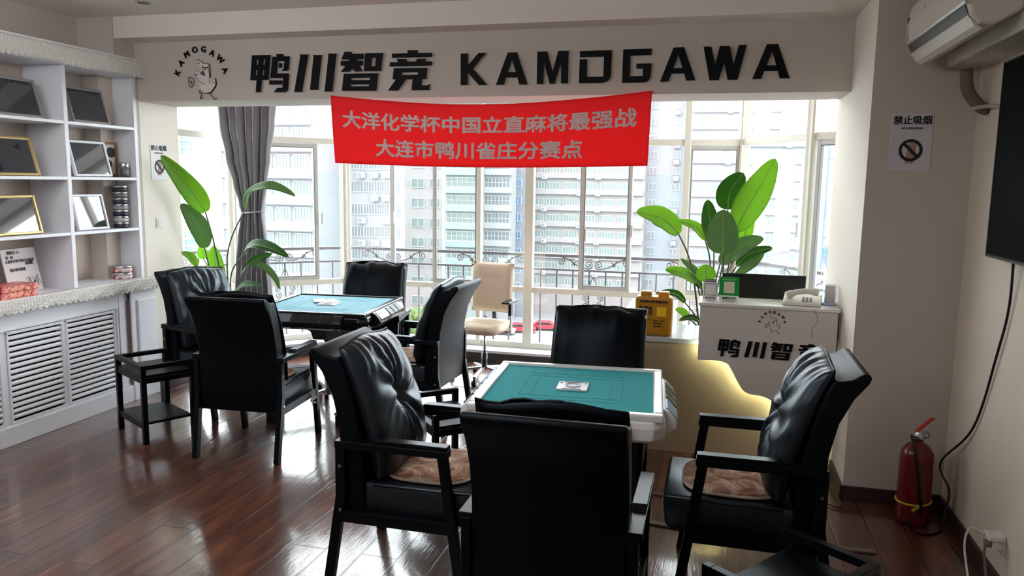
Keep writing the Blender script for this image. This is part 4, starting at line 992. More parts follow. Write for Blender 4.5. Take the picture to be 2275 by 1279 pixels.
        for i in range(4):
            ex, ey = ((0.27, 0.40), (-0.27, 0.40), (-0.27, -0.40), (0.27, -0.40))[i]
            b = B(); bar(b, (0, 0, 0.15), (ex, ey, 0.12), 0.035, 0.035); foot = obj('leg', b, M_metal, t, bevel=0.004)
            obj('foot_block', bx(ex - 0.05, ex + 0.05, ey - 0.05, ey + 0.05, 0, 0.09), M_blackplastic, foot, bevel=0.005)
            obj('foot_cap', bx(ex - 0.055, ex + 0.055, ey - 0.055, ey + 0.055, 0.09, 0.108), mat('grey_foot_cap', rgb(176, 176, 174), 0.5), foot, bevel=0.004)
    return t
F1 = mat('teal_felt', rgb(30, 156, 162), 0.95, bump=(300, 0.1, 0.0005)); F2 = mat('window_sheen_felt', rgb(108, 168, 186), 0.7, bump=(300, 0.1, 0.0005))  # second felt: pale steel blue of the window reflection painted into the base colour
MT1 = mahjong_table((-0.626, 3.632), 0.075, 0.86, 0.83, mat('white_table_shell', rgb(240, 237, 236), 0.3), mat('white_table_rim', rgb(222, 224, 224), 0.25), F1, M_blackplastic, mat('blue_tray', rgb(120, 160, 204), 0.3),
              'white automatic mahjong table with teal felt in the foreground')
MT2 = mahjong_table((-2.88, 5.43), 0.09, 0.92, 0.85, mat('black_table_shell', rgb(14, 16, 20), 0.12, coat=0.6), mat('black_table_rim', rgb(20, 22, 28), 0.2), F2, mat('dark_slot', rgb(8, 8, 10), 0.4), mat('silver_tray', rgb(150, 160, 176), 0.15, metal=0.8),
              'black automatic mahjong table near the window, window sheen painted into its felt', pedestal=True)
leaflet = B()
for k, a in enumerate((0.1, 0.9, 1.9)):
    Mx = Matrix.Translation((0, 0, 0.0006 * k)) @ Matrix.Rotation(a, 4, 'Z'); box(leaflet, -0.02, 0.15, -0.045, 0.045, 0, 0.0006, 0, Mx)
o = obj('paper_leaflets', leaflet, mat('white_paper', rgb(228, 230, 232), 0.7), label='small fan of white papers on the centre of the black mahjong table', cat='paper'); o.location = (-2.98, 5.47, 0.8482); o.rotation_euler = (0, 0, 0.2)
cable = B(); tube(cable, spline([(-2.50, 5.03, 0.71), (-2.495, 5.0, 0.62), (-2.51, 5.04, 0.52)], 6), 0.003, 5)
obj('table_cable', cable, M_blackplastic, label='thin black cable hanging under the edge of the black mahjong table', cat='cable')

# ------------------------------------------------------------------ black side tables
def side_table(x, y, rz, label):
    t = empty('side_table', (x, y, 0), rz, label, 'side table', 'black wooden side tables between the chairs')
    a, c, w = 0.23, 0.165, 0.017
    for sx in (-1, 1):
        for sy in (-1, 1):
            obj('leg', bx(sx * a - w, sx * a + w, sy * c - w, sy * c + w, 0, 0.545 if True else 0), M_black, t, bevel=0.002)
    def rail(x0, x1, y0, y1, z0, z1, n): obj(n, bx(x0, x1, y0, y1, z0, z1), M_black, t, bevel=0.002)
    rail(-a + w, a - w, -c - w, -c + w, 0.515, 0.545, 'top_rail'); rail(-a - w, -a + w, -c + w, c - w, 0.515, 0.545, 'top_rail'); rail(a - w, a + w, -c + w, c - w, 0.515, 0.545, 'top_rail')
    rail(-a + w, a - w, -c - w * 0.6, -c + w * 0.6, 0.42, 0.475, 'apron'); rail(-a + w, a - w, c - w * 0.6, c + w * 0.6, 0.42, 0.455, 'apron')
    rail(-a + w * 0.4, a - w * 0.4, -c + w * 0.6, c - w * 0.6, 0.455, 0.473, 'tray'); rail(-a + w * 0.4, a - w * 0.4, -c + w * 0.6, c - w * 0.6, 0.13, 0.148, 'lower_shelf')
    rail(-a + w, a - w, -c - w * 0.6, -c + w * 0.6, 0.10, 0.148, 'lower_apron')
    rail(-a - w * 0.6, -a + w * 0.6, -c + w, c - w, 0.42, 0.455, 'apron'); rail(a - w * 0.6, a + w * 0.6, -c + w, c - w, 0.42, 0.455, 'apron')
    return t
side_table(-3.78, 4.55, -0.52, 'black wooden side table in front of the louvred cabinet')
side_table(-1.45, 4.12, -0.81, 'black wooden side table between the two mahjong tables')
side_table(0.31, 2.62, 0.92, 'black wooden side table at the bottom right, behind the right chair')
t = obj('card_box', bx(-0.05, 0.05, -0.035, 0.035, 0, 0.03), M_blackplastic, bevel=0.004, label='small black box on the side table between the two mahjong tables', cat='box'); t.location = (-1.47, 4.08, 0.474); t.rotation_euler = (0, 0, -0.3)

# ------------------------------------------------------------------ cream office chair
M_creamleather = mat('cream_leather', rgb(206, 190, 168), 0.55, bump=(200, 0.1, 0.0006))
def office_chair():
    t = empty('office_chair', (-1.99, 6.72, 0), -0.12, 'cream office swivel chair with chrome base before the window', 'chair')
    b = B()
    nu, nv = 16, 20; ws = []
    def P(u, v, s):
        z = 0.60 + 0.46 * v; x = u * 0.215 * (1 - 0.06 * (1 - v)); ed = 1 - (abs(u) ** 5 + abs(2 * v - 1) ** 5); th = 0.035 * max(ed, 0) ** 0.5
        y = 0.17 + 0.05 * (v - 0.3) ** 2 - 0.02 * u * u
        if s > 0: th -= 0.012 * math.exp(-((v - 0.68) / 0.02) ** 2) * (abs(u) < 0.4)
        return (x, y - th * s, z)
    fr = [[b.verts.new(P(-1 + 2 * i / nu, j / nv, 1)) for j in range(nv + 1)] for i in range(nu + 1)]
    bk = [[b.verts.new(P(-1 + 2 * i / nu, j / nv, -1)) for j in range(nv + 1)] for i in range(nu + 1)]
    for g in (fr, bk):
        for i in range(nu):
            for j in range(nv): b.faces.new((g[i][j], g[i + 1][j], g[i + 1][j + 1], g[i][j + 1]))
    bmesh.ops.remove_doubles(b, verts=b.verts, dist=0.0005)
    obj('backrest', b, M_creamleather, t, smooth=True)
    b = B(); rings = []
    for r, z in ((0.55, 0.455), (0.9, 0.462), (1.0, 0.49), (1.0, 0.51), (0.93, 0.535), (0.5, 0.54), (0.05, 0.54)):
        ring = []
        for k in range(40):
            a = 2 * PI * k / 40; cs, sn = math.cos(a), math.sin(a); q = 1 / (abs(cs) ** 4 + abs(sn) ** 4) ** 0.25
            ring.append(b.verts.new((cs * q * r * 0.235, -0.03 + sn * q * r * 0.22, z - (0.015 if sn < -0.7 else 0) * r)))
        rings.append(ring)
    for A_, C_ in zip(rings, rings[1:]):
        for k in range(40): b.faces.new((A_[k], A_[(k + 1) % 40], C_[(k + 1) % 40], C_[k]))
    b.faces.new(rings[0][::-1]); b.faces.new(rings[-1])
    obj('seat', b, M_creamleather, t, smooth=True)
    b = B(); tube(b, spline([(0, 0.02, 0.44), (0, 0.2, 0.44), (0, 0.225, 0.52), (0, 0.2, 0.68)], 5), 0.022, 8); obj('back_support', b, M_blackplastic, t)
    for s in (-1, 1):
        b = B(); tube(b, spline([(s * 0.10, 0.0, 0.45), (s * 0.235, 0.01, 0.455), (s * 0.245, 0.03, 0.52), (s * 0.24, 0.03, 0.62)], 5), 0.012, 8); ar = obj('armrest', b, M_metal, t)
        obj('arm_sleeve', bx(s * 0.24 - 0.014, s * 0.24 + 0.014, 0.005, 0.055, 0.60, 0.72), M_blackplastic, ar, bevel=0.004)
        obj('arm_pad', bx(s * 0.24 - 0.04, s * 0.24 + 0.04, -0.10, 0.12, 0.72, 0.742), M_blackplastic, ar, bevel=0.008)
    b = B(); tube(b, [(0, 0, 0.22), (0, 0, 0.46)], 0.014, 12); obj('gas_column', b, M_metal, t)
    b = B(); tube(b, [(0, 0, 0.09), (0, 0, 0.24)], 0.028, 16); obj('column_sleeve', b, M_blackplastic, t)
    for k in range(5):
        a = -PI / 2 + k * 2 * PI / 5 + 0.1; d = Vector((math.cos(a), math.sin(a), 0))
        b = B(); bar(b, d * 0.02 + Vector((0, 0, 0.105)), d * 0.30 + Vector((0, 0, 0.075)), 0.03, 0.022); lg = obj('leg', b, M_metal, t, bevel=0.004)
        p = d * 0.30; w = B(); tube(w, [p + Vector((-d.y * 0.022, d.x * 0.022, 0.026)), p + Vector((d.y * 0.022, -d.x * 0.022, 0.026))], 0.026, 14); tube(w, [p + Vector((0, 0, 0.04)), p + Vector((0, 0, 0.075))], 0.012, 8)
        obj('caster', w, M_blackplastic, lg)
office_chair()

# ------------------------------------------------------------------ reception counter
M_tan = mat('counter_tan', rgb(180, 160, 134), 0.7, noise=(1.2, rgb(172, 152, 126), 0.5))
M_panel = mat('counter_white_panel', rgb(214, 206, 200), 0.5)
M_led = mat('led_strip', rgb(255, 246, 200), 0.5, emit=(rgb(240, 252, 204), 22.0))
def counter():
    t = empty('reception_counter', (0.1, 5.21, 0), 0, 'reception counter with a tan body and a white panel with wavy lit lower edge', 'counter')
    O = Vector((0.1, 5.21, 0))
    def L(b):
        for v in b.verts: v.co -= O
        return b
    obj('counter_body', L(bx(-0.75, 0.76, 5.21, 5.72, 0, 0.755)), M_tan, t)
    obj('worktop', L(bx(-0.77, 0.76, 5.19, 5.74, 0.755, 0.785)), M_stone, t, bevel=0.003)
    curve_ = [(-0.06, 0.672), (0.06, 0.675), (0.125, 0.66), (0.155, 0.62), (0.20, 0.54), (0.235, 0.49), (0.28, 0.468), (0.35, 0.462), (0.405, 0.44), (0.44, 0.40), (0.47, 0.34), (0.52, 0.24), (0.58, 0.19), (0.66, 0.175), (0.72, 0.14), (0.77, 0.05)]
    sp_ = [(p.x, p.y) for p in spline([(x, z, 0) for x, z in curve_], 4)]
    loop = sp_ + [(0.775, 0.03), (0.775, 1.03), (-0.06, 1.03)]
    o = obj('front_panel', poly_mesh([loop], 0.03), M_panel, t, bevel=0.0); o.location = Vector((0, 5.115, 0)) - O
    obj('panel_top', L(bx(-0.07, 0.785, 5.09, 5.42, 1.03, 1.05)), mat('counter_shelf_top', rgb(226, 222, 218), 0.35), t, bevel=0.002)
    obj('panel_side', L(bx(-0.055, -0.025, 5.13, 5.40, 0.786, 1.03)), M_panel, t)
    obj('panel_side', L(bx(0.735, 0.765, 5.13, 5.40, 0.786, 1.03)), M_panel, t)
    b = B(); pts = [(x + 0.012, 5.155, z + 0.02) for x, z in sp_[2:-8]]
    for p, q in zip(pts, pts[1:]): bar(b, p, q, 0.012, 0.006, up=Vector((0, 1, 0)))
    bar(b, (-0.045, 5.155, 0.70), (-0.045, 5.155, 0.78), 0.012, 0.006, up=Vector((0, 1, 0)))
    obj('light_strip', L(b), M_led, t)
    b = B()
    for x, z in ((0.0, 0.85), (0.7, 0.85), (0.3, 0.7), (0.7, 0.4)): box(b, x - 0.01, x + 0.01, 5.13, 5.21, z - 0.01, z + 0.01) if z < 0.75 else None
    obj('spacers', L(b), M_panel, t)
    return t
counter()
def all_loops(key): return [[(p.x, p.z) for p in (onY(x, y, 5.355) for x, y in lp)] for lp in GL[key]]
for i, (key, x0, x1, lb) in enumerate((('duck_character', 0.062, 0.202, 'small black character 鸭 on the counter panel'), ('river_character', 0.228, 0.365, 'small black character 川 on the counter panel'),
                                   ('wisdom_character', 0.388, 0.522, 'small black character 智 on the counter panel'), ('contest_character', 0.548, 0.69, 'small black character 竞 on the counter panel, partly behind the chair'))):
    LP = all_loops(key); xs = [p[0] for lp in LP for p in lp]; zs = [p[1] for lp in LP for p in lp]
    s_ = (x1 - x0) / (max(xs) - min(xs)); sign_letter(key, 'counter_character', lb, LP, 5.10, 'small black lettering on the counter panel', 0.008, s_, ((x0 + x1) / 2 - 0.0, 0.765), ((min(xs) + max(xs)) / 2, (min(zs) + max(zs)) / 2))
logo(0.39, 0.945, 5.10, 0.36, 'counter_logo', 'small emblem of arched letters over a walking bird on the counter panel')

# things on the counter
def stand(x, y, z, w, h, label, green):
    t = empty('payment_stand', (x, y, z), 0.0, label, 'payment stand')
    t.rotation_euler = (-0.12, 0, 0.05)
    pl = mat('stand_green' if green else 'stand_white', rgb(20, 150, 56) if green else rgb(226, 226, 224), 0.25)
    obj('plate', bx(-w / 2, w / 2, -0.004, 0.004, h * 0.22 if green else 0, h), pl, t, bevel=0.002)
    if green:
        obj('lower_plate', bx(-w / 2, w / 2, -0.004, 0.004, 0, h * 0.22), mat('stand_white', rgb(226, 226, 224), 0.25), t, bevel=0.002)
        obj('blank_label', bx(-w * 0.27, w * 0.27, -0.0055, -0.004, h * 0.32, h * 0.80), mat('label_paper', rgb(214, 208, 186), 0.7), t)
        o = obj('lettering', text_mesh('推荐使用微信支付', w * 0.092, 0.02, 0.0006), mat('pale_green_print', rgb(150, 214, 150), 0.6), t); o.location = (0, -0.0048, h * 0.885)
        o = obj('lettering', text_mesh('微信支付', w * 0.14, 0.03, 0.0006), mat('green_print', rgb(24, 92, 44), 0.6), t); o.location = (w * 0.09, -0.0048, h * 0.10)
        b = B(); tube(b, [(-w * 0.28, -0.004, h * 0.105), (-w * 0.28, -0.0052, h * 0.105)], w * 0.06, 12); tube(b, [(-w * 0.22, -0.004, h * 0.09), (-w * 0.22, -0.0052, h * 0.09)], w * 0.045, 12); obj('round_mark', b, mat('green_print', rgb(24, 92, 44), 0.6), t)
    else:
        fr = B(); q = w * 0.40; zc = h * 0.58
        for a in ((-q, q, zc + q - 0.003, zc + q), (-q, q, zc - q, zc - q + 0.003), (-q, -q + 0.003, zc - q, zc + q), (q - 0.003, q, zc - q, zc + q)): box(fr, a[0], a[1], -0.0052, -0.004, a[2], a[3])
        obj('blank_label_border', fr, M_text, t)
        obj('top_tab', bx(-w * 0.38, w * 0.38, -0.005, 0.003, h, h * 1.16), mat('navy_tab', rgb(22, 34, 76), 0.4), t, bevel=0.0015)
        o = obj('lettering', text_mesh('推荐使用支付宝', w * 0.1, 0.02, 0.0006), mat('white_print', rgb(220, 222, 230), 0.6), t); o.location = (0, -0.0056, h * 1.08)
        o = obj('lettering', text_mesh('支付宝', w * 0.15, 0.03, 0.0006), M_text, t); o.location = (w * 0.1, -0.0048, h * 0.11)
        obj('square_mark', bx(-w * 0.30, -w * 0.16, -0.0052, -0.004, h * 0.065, h * 0.155), M_text, t, bevel=0.001)
    obj('prop', bx(-w * 0.3, w * 0.3, 0.004, 0.05, 0, 0.004), pl, t)
    return t
stand(0.0, 5.23, 1.052, 0.096, 0.118, 'white payment code stand with navy tab on the counter, left end', False)
stand(0.118, 5.23, 1.052, 0.126, 0.155, 'green payment code stand on the counter in front of the screen', True)
t = empty('monitor', (0.35, 5.56, 0.7655), 0.03, 'black computer monitor behind the counter top', 'monitor')
obj('screen', bx(-0.275, 0.275, -0.012, 0.012, 0.10, 0.435), M_blackplastic, t, bevel=0.004)
obj('display', bx(-0.27, 0.27, 0.012, 0.014, 0.108, 0.428), mat('display_glass', rgb(10, 12, 16), 0.1), t)
obj('neck', bx(-0.025, 0.025, -0.03, -0.012, 0.03, 0.2), M_blackplastic, t); obj('foot', bx(-0.11, 0.11, -0.09, 0.07, 0.02, 0.032), M_blackplastic, t, bevel=0.004)
def telephone():
    t = empty('telephone', (0.575, 5.24, 1.052), -0.15, 'ivory corded desk telephone on the counter top', 'telephone')
    b = B(); prism(b, [(-0.09, 0.0), (0.09, 0.0), (0.09, 0.055), (0.06, 0.058), (-0.09, 0.022)], -0.115, 0.115, 'X'); obj('base', b, M_ivory, t, bevel=0.006, segs=3)
    b = B(); tube(b, spline([(-0.115, -0.07, 0.055), (-0.10, -0.03, 0.075), (-0.095, 0.03, 0.088), (-0.10, 0.08, 0.082)], 5), [0.024] * 4 + [0.018] * 8 + [0.024] * 4, 12)
    for v in b.verts: v.co = Matrix.Rotation(0.0, 4, 'Z') @ v.co + Vector((0.055, 0, 0))
    for v in b.verts:   # lay the handset across the base
        x, y, z = v.co; v.co = (y * 1.25 - 0.005, x * 0.9 + 0.03, z)
    obj('handset', b, M_ivory, t, smooth=True)
    b = B()
    for i in range(3):
        for j in range(4): box(b, 0.0 + i * 0.022, 0.014 + i * 0.022, -0.075 + j * 0.02, -0.062 + j * 0.02, 0.028 + 0.0036 * j, 0.036 + 0.004 * j)
    obj('keypad', b, mat('grey_keys', rgb(150, 146, 140), 0.5), t)
    b = B(); tube(b, [(-0.12 - 0.0028 * k, -0.03 + 0.006 * math.cos(k * 1.1), 0.012 + 0.006 * math.sin(k * 1.1) + 0.0 * k) for k in range(40)], 0.0018, 5); obj('coiled_cord', b, M_ivory, t)
telephone()
t = empty('acrylic_holder', (0.735, 5.30, 1.052), 0.15, 'clear plastic holder with papers at the right end of the counter', 'holder')
obj('shell', bx(-0.045, 0.045, -0.02, 0.02, 0, 0.13), M_acrylic, t, bevel=0.003)
obj('papers', bx(-0.02, 0.04, -0.008, 0.006, 0.004, 0.12), mat('pale_pink_paper', rgb(228, 206, 204), 0.7), t)
b = B(); lathe(b, [(0.055, 0), (0.06, 0.006), (0.045, 0.012)], (0, 0, 0)); obj('base', b, mat('pale_blue_plastic', rgb(170, 196, 224), 0.3), t)
def power_bank():
    t = empty('power_bank_station', (-0.365, 5.30, 0.786), 0.0, 'yellow power bank rental box with black print standing on the low counter', 'power bank box')
    y = mat('yellow_plastic', rgb(190, 134, 24), 0.35, noise=(3, rgb(180, 124, 22), 0.5))
    yb = mat('bright_yellow_plastic', rgb(246, 196, 40), 0.35)
    obj('case', bx(-0.125, 0.125, -0.07, 0.07, 0, 0.265), y, t, bevel=0.02, segs=4)
    for k, x in enumerate((-0.055, 0.062)): obj('power_bank', bx(x - 0.036, x + 0.036, -0.045, 0.03, 0.24, 0.298), y if k == 0 else mat('orange_plastic', rgb(238, 150, 24), 0.35), t, bevel=0.008, segs=3)
    o = obj('lettering', text_mesh('扫我每天都走桃花运!', 0.0205, 0.035, 0.0008), M_text, t); o.location = (0, -0.0708, 0.232)
    for s_, z in (('免押金', 0.186), ('充电宝', 0.155)):
        o = obj('lettering', text_mesh(s_, 0.031, 0.03, 0.0008), M_text, t); o.location = (-0.052, -0.0708, z)
    obj('blank_code_label', bx(0.022, 0.085, -0.0715, -0.069, 0.135, 0.198), yb, t, bevel=0.006)
    for k, s_ in enumerate(('超过一小时', '单日封顶', '线上购买')):
        o = obj('lettering', text_mesh(s_, 0.0135, 0.03, 0.0008, align='LEFT'), M_text, t); o.location = (0.002, -0.0708, 0.104 - k * 0.019)
    b = B()
    for x0, x1, z in ((0.03, 0.08, 0.123), (-0.04, -0.005, 0.125), (-0.04, -0.005, 0.11), (0.066, 0.092, 0.1), (0.055, 0.088, 0.064), (0.06, 0.088, 0.04)): box(b, x0, x1, -0.0712, -0.069, z, z + 0.0022)
    obj('small_print', b, M_text, t)
power_bank()
w = B(); tube(w, spline([(0.775, 5.3, 1.06), (0.79, 5.22, 1.02), (0.785, 5.13, 0.9), (0.78, 5.09, 0.8), (0.785, 5.085, 0.6)], 6), 0.003, 5)
obj('counter_cable', w, M_blackplastic, label='thin black cable running down beside the counter panel', cat='cable')
w = B(); tube(w, spline([(0.63, 5.088, 1.045), (0.655, 5.089, 0.98), (0.628, 5.092, 0.92), (0.63, 5.09, 0.86)], 6), 0.0012, 4)
obj('thin_wire', w, M_blackplastic, label='hair thin wire hanging down the front of the counter panel', cat='cable')
cl = B(); tube(cl, spline([(0.785, 5.03, 0.015), (0.74, 4.85, 0.015), (0.78, 4.62, 0.012), (0.76, 4.5, 0.012), (0.70, 4.55, 0.01)], 6), 0.004, 6)
obj('floor_cable', cl, M_blackplastic, label='black cable on the floor at the foot of the column corner', cat='cable')

# ------------------------------------------------------------------ big-leaved plants
def leaf_mat(name, c, tr):
    m = bpy.data.materials.new(name); m.use_nodes = True; nt = m.node_tree; b = nt.nodes['Principled BSDF']; L = nt.links.new
    b.inputs['Base Color'].default_value = c; b.inputs['Roughness'].default_value = 0.35; b.inputs['Specular IOR Level'].default_value = 0.5
    tl = nt.nodes.new('ShaderNodeBsdfTranslucent'); tl.inputs['Color'].default_value = tr
    mx = nt.nodes.new('ShaderNodeMixShader'); mx.inputs['Fac'].default_value = 0.55
    out = nt.nodes['Material Output']; L(b.outputs[0], mx.inputs[1]); L(tl.outputs[0], mx.inputs[2]); L(mx.outputs[0], out.inputs[0])
    tc = nt.nodes.new('ShaderNodeUVMap'); sp_ = nt.nodes.new('ShaderNodeSeparateXYZ'); L(tc.outputs[0], sp_.inputs[0])
    ma = nt.nodes.new('ShaderNodeMath'); ma.operation = 'MULTIPLY'; ma.inputs[1].default_value = 170; L(sp_.outputs['Y'], ma.inputs[0])
    sn = nt.nodes.new('ShaderNodeMath'); sn.operation = 'SINE'; L(ma.outputs[0], sn.inputs[0])
    bp = nt.nodes.new('ShaderNodeBump'); bp.inputs['Strength'].default_value = 0.35; bp.inputs['Distance'].default_value = 0.002; L(sn.outputs[0], bp.inputs['Height']); L(bp.outputs[0], b.inputs['Normal'])
    return m
LM = [leaf_mat('leaf_bright_green', rgb(108, 156, 66), rgb(172, 212, 84)), leaf_mat('leaf_dark_green', rgb(48, 92, 44), rgb(92, 140, 52)), leaf_mat('leaf_grey_green', rgb(112, 140, 104), rgb(126, 160, 96))]
M_stem = mat('leaf_stem', rgb(70, 78, 58), 0.5)
def leaf(parent, base, pts, width, k, side=None, fold=0.25, curl=0.0, stem_from=None, wav=0.0):
    """pts: midrib points from the leaf base to its tip (local to the plant); width in metres"""
    P = spline(pts, 7); n = len(P); b = B(); uvl = b.loops.layers.uv.new('UVMap'); rows = []; m = 8
    view = (Vector((0, 0, CAMH)) - (base + P[n // 2])).normalized()
    for i, p in enumerate(P):
        f = i / (n - 1); d = (P[min(i + 1, n - 1)] - P[max(i - 1, 0)]).normalized()
        nrm = side if side is not None else view
        nrm = (nrm - d * nrm.dot(d)).normalized(); s = d.cross(nrm).normalized()
        w = width / 2 * (math.sin(PI * min(1, f * 0.97 + 0.03)) ** 0.62) * (1.0 - 0.25 * f)
        r = []
        for j in range(-m // 2, m // 2 + 1):
            q = j / (m / 2)
            off = s * w * q * math.cos(fold * abs(q)) + nrm * (w * abs(q) * math.sin(fold) - curl * w * q * q + wav * w * math.sin(f * 17 + j))
            r.append(b.verts.new(p + off))
        rows.append(r)
    for i in range(n - 1):
        for j in range(m):
            fc = b.faces.new((rows[i][j], rows[i][j + 1], rows[i + 1][j + 1], rows[i + 1][j])); fc.smooth = True
            for lp, (jj, ii) in zip(fc.loops, ((j, i), (j + 1, i), (j + 1, i + 1), (j, i + 1))):
                q = abs(jj - m / 2) / (m / 2); lp[uvl].uv = (jj / m, ii / (n - 1) + 0.12 * q)
    o = obj('leaf', b, LM[k], parent)
    md = o.modifiers.new('thickness', 'SOLIDIFY'); md.thickness = 0.0012
    r = B(); tube(r, [p + (view * 0.003) for p in P], [0.004 * (1 - 0.8 * i / n) + 0.0008 for i in range(n)], 5); obj('midrib', r, mat('leaf_midrib', rgb(138, 168, 96), 0.5), o)
def plant(name, base, label, spec, pot=True, root=None):
    """spec: (pixel-measured midrib points with their depth, width, colour, options)"""
    base = Vector(base); t = empty(name, base, 0, label, 'plant')
    if pot:
        b = B(); lathe(b, [(0.11, 0), (0.125, 0.02), (0.16, 0.30), (0.175, 0.31), (0.175, 0.33), (0.155, 0.335), (0.15, 0.30), (0.01, 0.295)]); obj('pot', b, mat('pot_' + name, rgb(222, 220, 214) , 0.4), t)
        b = B(); lathe(b, [(0.15, 0.29), (0.1, 0.30), (0.01, 0.302)]); obj('soil', b, mat('soil', rgb(52, 40, 32), 0.95, noise=(60, rgb(30, 22, 18), 0.5)), t)
    r0 = Vector(root if root else (0, 0, 0.3))
    for pts, w, k, opt in spec:
        W_ = [onY(x, y, yy) - base for x, y, yy in pts]
        leaf(t, base, W_, w * 1.14, k, **{a: c for a, c in opt.items() if a != 'stem'})
        q = W_[0]; mid = opt.get('stem'); mid = (onY(*mid) - base) if mid else (r0 * 0.45 + q * 0.55) + Vector(((q.x - r0.x) * -0.12, 0, 0.05))
        b = B(); j = r0 + Vector((random.uniform(-0.035, 0.035), random.uniform(-0.035, 0.035), 0)); P = spline([j, mid, q], 7)
        tube(b, P, [0.009 * (1 - 0.45 * i / len(P)) for i in range(len(P))], 7); obj('stem', b, M_stem, t)
plant('potted_strelitzia', (-0.02, 6.12, 0.0), 'big leaved green potted plant behind the counter before the right windows', [
    ([(1634, 512, 6.2), (1660, 462, 6.2), (1692, 408, 6.2), (1723, 352, 6.15)], 0.24, 0, dict(fold=0.3, stem=(1612, 620, 6.18))),
    ([(1617, 465, 6.3), (1622, 425, 6.3), (1652, 384, 6.3)], 0.20, 1, dict(fold=0.15, stem=(1605, 590, 6.25))),
    ([(1606, 562, 6.0), (1605, 520, 5.95), (1608, 465, 5.95)], 0.235, 2, dict(fold=0.12, stem=(1603, 640, 6.0))),
    ([(1586, 545, 6.25), (1578, 495, 6.25), (1572, 443, 6.25)], 0.155, 1, dict(fold=0.5, stem=(1583, 620, 6.2))),
    ([(1508, 520, 6.1), (1482, 492, 6.1), (1450, 477, 6.1), (1414, 471, 6.05)], 0.19, 0, dict(fold=0.2, stem=(1538, 600, 6.1), wav=0.05, side=Vector((0.15, -0.75, 0.55)))),
    ([(1566, 532, 6.2), (1551, 508, 6.2), (1528, 496, 6.2), (1502, 490, 6.2)], 0.09, 0, dict(fold=0.2, stem=(1578, 600, 6.15), side=Vector((0, -0.7, 0.7)))),
    ([(1640, 560, 6.35), (1655, 520, 6.35), (1676, 452, 6.35)], 0.12, 0, dict(fold=0.3)),
    ([(1600, 585, 6.1), (1630, 562, 6.1), (1662, 543, 6.05), (1697, 530, 6.0)], 0.165, 2, dict(fold=0.25, side=Vector((-0.2, -0.8, 0.5)))),
    ([(1637, 590, 6.1), (1660, 566, 6.05), (1690, 556, 6.0), (1716, 550, 6.0)], 0.085, 1, dict(fold=0.35)),
    ([(1634, 612, 6.0), (1660, 592, 5.95), (1680, 578, 5.95), (1698, 562, 5.9)], 0.08, 2, dict(fold=0.4)),
    ([(1548, 628, 6.1), (1528, 612, 6.05), (1504, 603, 6.0), (1478, 598, 6.0)], 0.10, 0, dict(fold=0.25, side=Vector((0, -0.8, 0.5)))),
    ([(1554, 606, 6.15), (1535, 592, 6.15), (1512, 574, 6.15)], 0.055, 2, dict(fold=0.35)),
    ([(1558, 640, 6.1), (1538, 612, 6.1), (1505, 600, 6.1)], 0.07, 1, dict(fold=0.3)),
    ([(1568, 626, 5.95), (1568, 606, 5.95), (1567, 587, 5.95)], 0.15, 0, dict(fold=0.15)),
    ([(1522, 672, 6.1), (1505, 655, 6.1), (1482, 650, 6.1), (1456, 652, 6.1)], 0.07, 1, dict(fold=0.3, side=Vector((0, -0.7, 0.7)))),
    ([(1526, 706, 6.0), (1518, 692, 6.0), (1500, 686, 6.0)], 0.06, 0, dict(fold=0.2)),
    ([(1556, 715, 5.95), (1536, 706, 5.95), (1508, 712, 5.9)], 0.06, 1, dict(fold=0.4, side=Vector((0, -0.7, 0.7)))),
], root=(0.0, 0.0, 0.5))
plant('potted_bird_of_paradise', (-4.1, 5.95, 0.0), 'big leaved potted plant by the left reveal behind the armchair', [
    ([(456, 470, 5.85), (438, 440, 5.75), (405, 398, 5.6), (357, 344, 5.42)], 0.19, 0, dict(fold=0.3, stem=(480, 560, 5.95))),
    ([(454, 550, 5.9), (448, 515, 5.85), (428, 482, 5.78), (402, 452, 5.7)], 0.17, 2, dict(fold=0.2, stem=(470, 610, 6.0))),
    ([(545, 464, 6.05), (556, 430, 6.0), (590, 417, 5.95), (622, 421, 5.95), (656, 436, 5.9)], 0.13, 2, dict(fold=0.5, side=Vector((0.2, -0.6, 0.75)), stem=(505, 570, 6.0))),
    ([(541, 566, 6.0), (562, 545, 5.95), (602, 552, 5.9), (641, 571, 5.85)], 0.13, 1, dict(fold=0.35, side=Vector((0, -0.6, 0.8)), stem=(512, 620, 6.0))),
    ([(549, 590, 5.95), (570, 576, 5.9), (606, 562, 5.85)], 0.08, 1, dict(fold=0.4)),
    ([(538, 606, 6.0), (560, 588, 5.95), (590, 596, 5.9), (612, 618, 5.85), (621, 642, 5.85)], 0.07, 2, dict(fold=0.4, side=Vector((0, -0.6, 0.8)))),
    ([(523, 648, 5.9), (545, 632, 5.85), (583, 636, 5.8)], 0.075, 1, dict(fold=0.3, side=Vector((0, -0.7, 0.7)))),
    ([(484, 642, 6.1), (480, 600, 6.1), (474, 545, 6.1)], 0.16, 0, dict(fold=0.15)),
    ([(438, 590, 5.8), (424, 570, 5.7), (402, 560, 5.6)], 0.075, 0, dict(fold=0.3)),
    ([(452, 575, 6.2), (450, 562, 6.2), (446, 545, 6.2)], 0.10, 0, dict(fold=0.2)),
    ([(420, 612, 5.7), (400, 602, 5.6), (366, 602, 5.5)], 0.045, 1, dict(fold=0.3)),
    ([(448, 725, 5.75), (434, 770, 5.62), (430, 815, 5.52), (430, 849, 5.48)], 0.10, 1, dict(fold=0.2)),
], root=(0.0, 0.0, 0.33))

